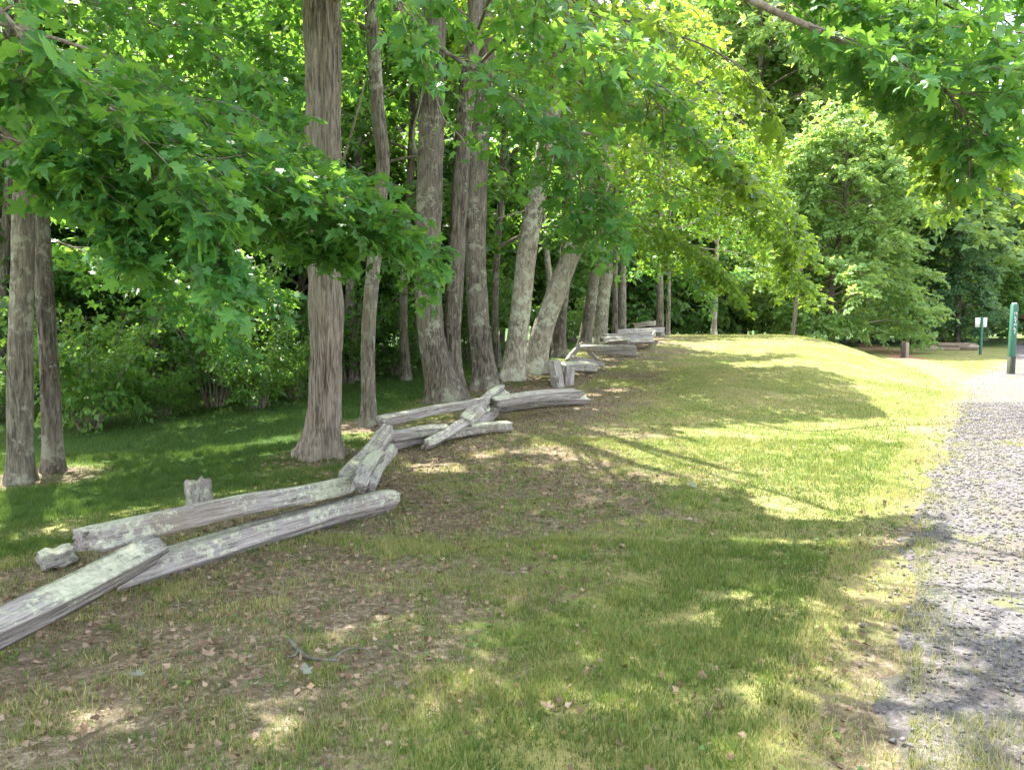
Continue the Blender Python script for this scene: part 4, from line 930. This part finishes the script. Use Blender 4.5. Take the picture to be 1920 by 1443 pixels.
def build_grass():
    rg = np.random.default_rng(77); out = []; nv = 0
    for n, y0, y1, wd, tri in ((330000, 2.2, 5.5, .0044, 1), (320000, 5.0, 10, .0062, 1), (240000, 9.5, 18, .009, 1), (150000, 17, 33, .017, 1)):
        x, y = scatter_wedge(n, y0, y1, rg); b = bare_mask(x, y); dr = sdist(ROAD, x, y); df = sdist(FENCE, x, y); wo = wood_mask(x, y)
        pt = fbm(x * 2.2, y * 2.2, 0, 51, 3); cl = fbm(x * 6, y * 6, 0, 57, 2)
        dens = np.clip(1.15 - 1.0 * b + .55 * cl + .3 * pt, .10, 1)
        weeds = sstep(.22, .5, fbm(x * 1.1 + 9, y * 1.1, 0, 53, 3) + .35 * np.exp(-((dr + 1.9) / .5) ** 2)) * .55 + .05 + .35 * np.exp(dr / .15)
        dens = np.where(dr < 0, weeds, dens * (.35 + .65 * sstep(-.02, .7, dr + .2 * pt)))
        dens = np.where(df > 0, np.maximum(dens, wo * .9), dens)
        dens = dens * (1 - .95 * dirt_mask(x, y))
        keep = (rg.random(n) < dens) & ~((df > 0) & (df < .5) & (rg.random(n) < .6)); x, y, b, dr, df, wo, cl, pt = [a[keep] for a in (x, y, b, dr, df, wo, cl, pt)]; m = len(x)
        h = rg.uniform(.011, .036, m) * (1 + .9 * cl + .4 * pt) * (1 + .35 * sstep(3, 0, dr) + .6 * wo) + .004
        t = .15 + .19 * rg.normal(0, 1, m) + .30 * pt + .26 * cl + .22 * b + .16 * fbm(x * .5, y * .5, 0, 55, 2) + .30 * sstep(6, 16, y) * (df < 0)
        t = np.where(rg.random(m) < .09 + .26 * b, rg.uniform(.7, 1, m), t); t = np.where((dr < .5) & (rg.random(m) < .55), rg.uniform(.72, 1, m), t); t = np.where(df > .8, t * .2, t)  # behind the fence: lush dark green, deepened further to paint in shade
        if rg is None: pass
        V, F, tt = blades(x, y, h, wd * rg.uniform(.6, 1.4, m), np.clip(t, 0, 1), rg, tri); out.append((V, F + nv, tt)); nv += len(V)
    # coarse tufts
    nc = 2600; cx, cy = scatter_wedge(nc, 2.2, 11, rg); k = (sdist(ROAD, cx, cy) > .1) & (sdist(FENCE, cx, cy) < -.25) & (rg.random(nc) < .75 + .6 * fbm(cx * 1.2, cy * 1.2, 0, 58, 2)); cx, cy = cx[k], cy[k]; nb = 26
    rr = np.abs(rg.normal(0, .035, (len(cx), nb))) * rg.uniform(.6, 1.8, (len(cx), 1)); aa = rg.uniform(0, 6.283, rr.shape); x = (cx[:, None] + rr * np.cos(aa)).ravel(); y = (cy[:, None] + rr * np.sin(aa)).ravel(); m = len(x)
    V, F, tt = blades(x, y, rg.uniform(.018, .062, m), rg.uniform(.003, .006, m), np.clip(np.repeat(rg.uniform(.02, .45, len(cx)), nb) + rg.normal(0, .08, m), 0, 1), rg, 1, .8); out.append((V, F + nv, tt)); nv += len(V)
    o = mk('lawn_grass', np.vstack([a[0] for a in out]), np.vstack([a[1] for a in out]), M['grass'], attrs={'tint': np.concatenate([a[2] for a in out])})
    tag(o, 'short mown grass of the lawn, thin and strawy near the fence', 'grass', kind='stuff')
build_grass()
def flat_bits(name, x, y, size, tint, rg, m, label, cat, lift=.012, tilt=.45, lod=2):
    n = len(x); P = np.stack([x, y, hgt(x, y) + rg.uniform(.3, 1.6, n) * lift], 1); az = rg.uniform(0, 6.283, n)
    U = np.stack([np.cos(az), np.sin(az), rg.normal(0, tilt * .6, n)], 1); U = nrm(U); N = nrm(np.array([0, 0, 1.]) + rg.normal(0, tilt, (n, 3))); Vv = nrm(np.cross(U, N)); N = np.cross(Vv, U)
    V, F, t = leaf_mesh(P, U, Vv, N, size, tint, lod); o = mk(name, V, F, m, attrs={'tint': t}); return tag(o, label, cat, kind='stuff')
def build_litter():
    rg = np.random.default_rng(78); n = 90000; x, y = scatter_wedge(n, 2.2, 17, rg); b = bare_mask(x, y); dr = sdist(ROAD, x, y); df = sdist(FENCE, x, y)
    cl = fbm(x * 2.6, y * 2.6, 0, 71, 3)
    k = (rg.random(n) < np.clip(b * 1.2 - .22 + .6 * cl, .015, 1)) & (dr > .2) & (df < 2.2); x, y = x[k], y[k]; m = len(x)
    flat_bits('leaf_litter', x, y, rg.uniform(.014, .046, m), np.clip(rg.normal(.45, .3, m), 0, 1), rg, M['dead'], 'brown and pinkish dead leaves strewn along the fence side', 'leaf litter', .017, .6)
    n = 34000; x, y = scatter_wedge(n, 2.2, 12, rg); dr = sdist(ROAD, x, y); df = sdist(FENCE, x, y); cl = fbm(x * 1.6, y * 1.6, 0, 73, 3)
    k = (rg.random(n) < np.clip(.12 + 1.3 * cl, .03, .9)) & (dr > .15) & (df < 0); x, y = x[k], y[k]; m = len(x)
    flat_bits('broadleaf_weeds', x, y, rg.uniform(.012, .032, m), np.clip(rg.normal(.35, .3, m), 0, 1), rg, M['shrub'], 'small broad-leaved weeds mixed through the grass', 'weeds', .022, .5)
build_litter()
def build_stones():
    rg = np.random.default_rng(79); n = 90000; x, y = scatter_wedge(n, 2.2, 15, rg, 1.0); dr = sdist(ROAD, x, y)
    d = np.where(dr < 0, .85, .5 * np.exp(-np.maximum(dr, 0) / .13)); w = fbm(x * 1.1 + 9, y * 1.1, 0, 53, 3); d = d * np.where(dr < -.2, 1 - .6 * sstep(.1, .5, w), 1)
    k = (x > 0) & (rg.random(n) < d); x, y = x[k], y[k]; m = len(x); s = .0045 + .014 * rg.random(m) ** 3 + .0007 * y
    base = np.array([(1, 0, 0), (-.9, .1, 0), (0, 1, .1), (.1, -1, 0), (0, .1, .75), (0, 0, -.6), (.6, .6, .45), (-.55, -.6, .4)], float)
    F = np.array([[4, 0, 6], [4, 6, 2], [4, 2, 1], [4, 1, 7], [4, 7, 3], [4, 3, 0], [0, 2, 6], [1, 3, 7], [5, 2, 0], [5, 1, 2], [5, 3, 1], [5, 0, 3]])
    az = rg.uniform(0, 6.283, m); c, q = np.cos(az)[:, None], np.sin(az)[:, None]; jb = base[None] * rg.uniform(.65, 1.25, (m, 8, 1))
    V = np.stack([jb[..., 0] * c - jb[..., 1] * q, jb[..., 0] * q + jb[..., 1] * c, jb[..., 2] * .8], -1) * s[:, None, None] + np.stack([x, y, hgt(x, y) + .008 + .014 * (sdist(ROAD, x, y) < .05)], 1)[:, None]
    tag(mk('gravel_stones', V.reshape(-1, 3), (np.arange(m)[:, None, None] * 8 + F).reshape(-1, 3), M['stone'], attrs={'tint': np.repeat(rg.random(m), 8)}), 'loose grey gravel stones along the road edge', 'gravel', kind='stuff')
build_stones()
if __name__ == '__main__':
    tot = sum(len(m.loops) - 2 * len(m.polygons) for m in bpy.data.meshes); print('TRIS', tot, 'OBJ', len(bpy.data.objects))
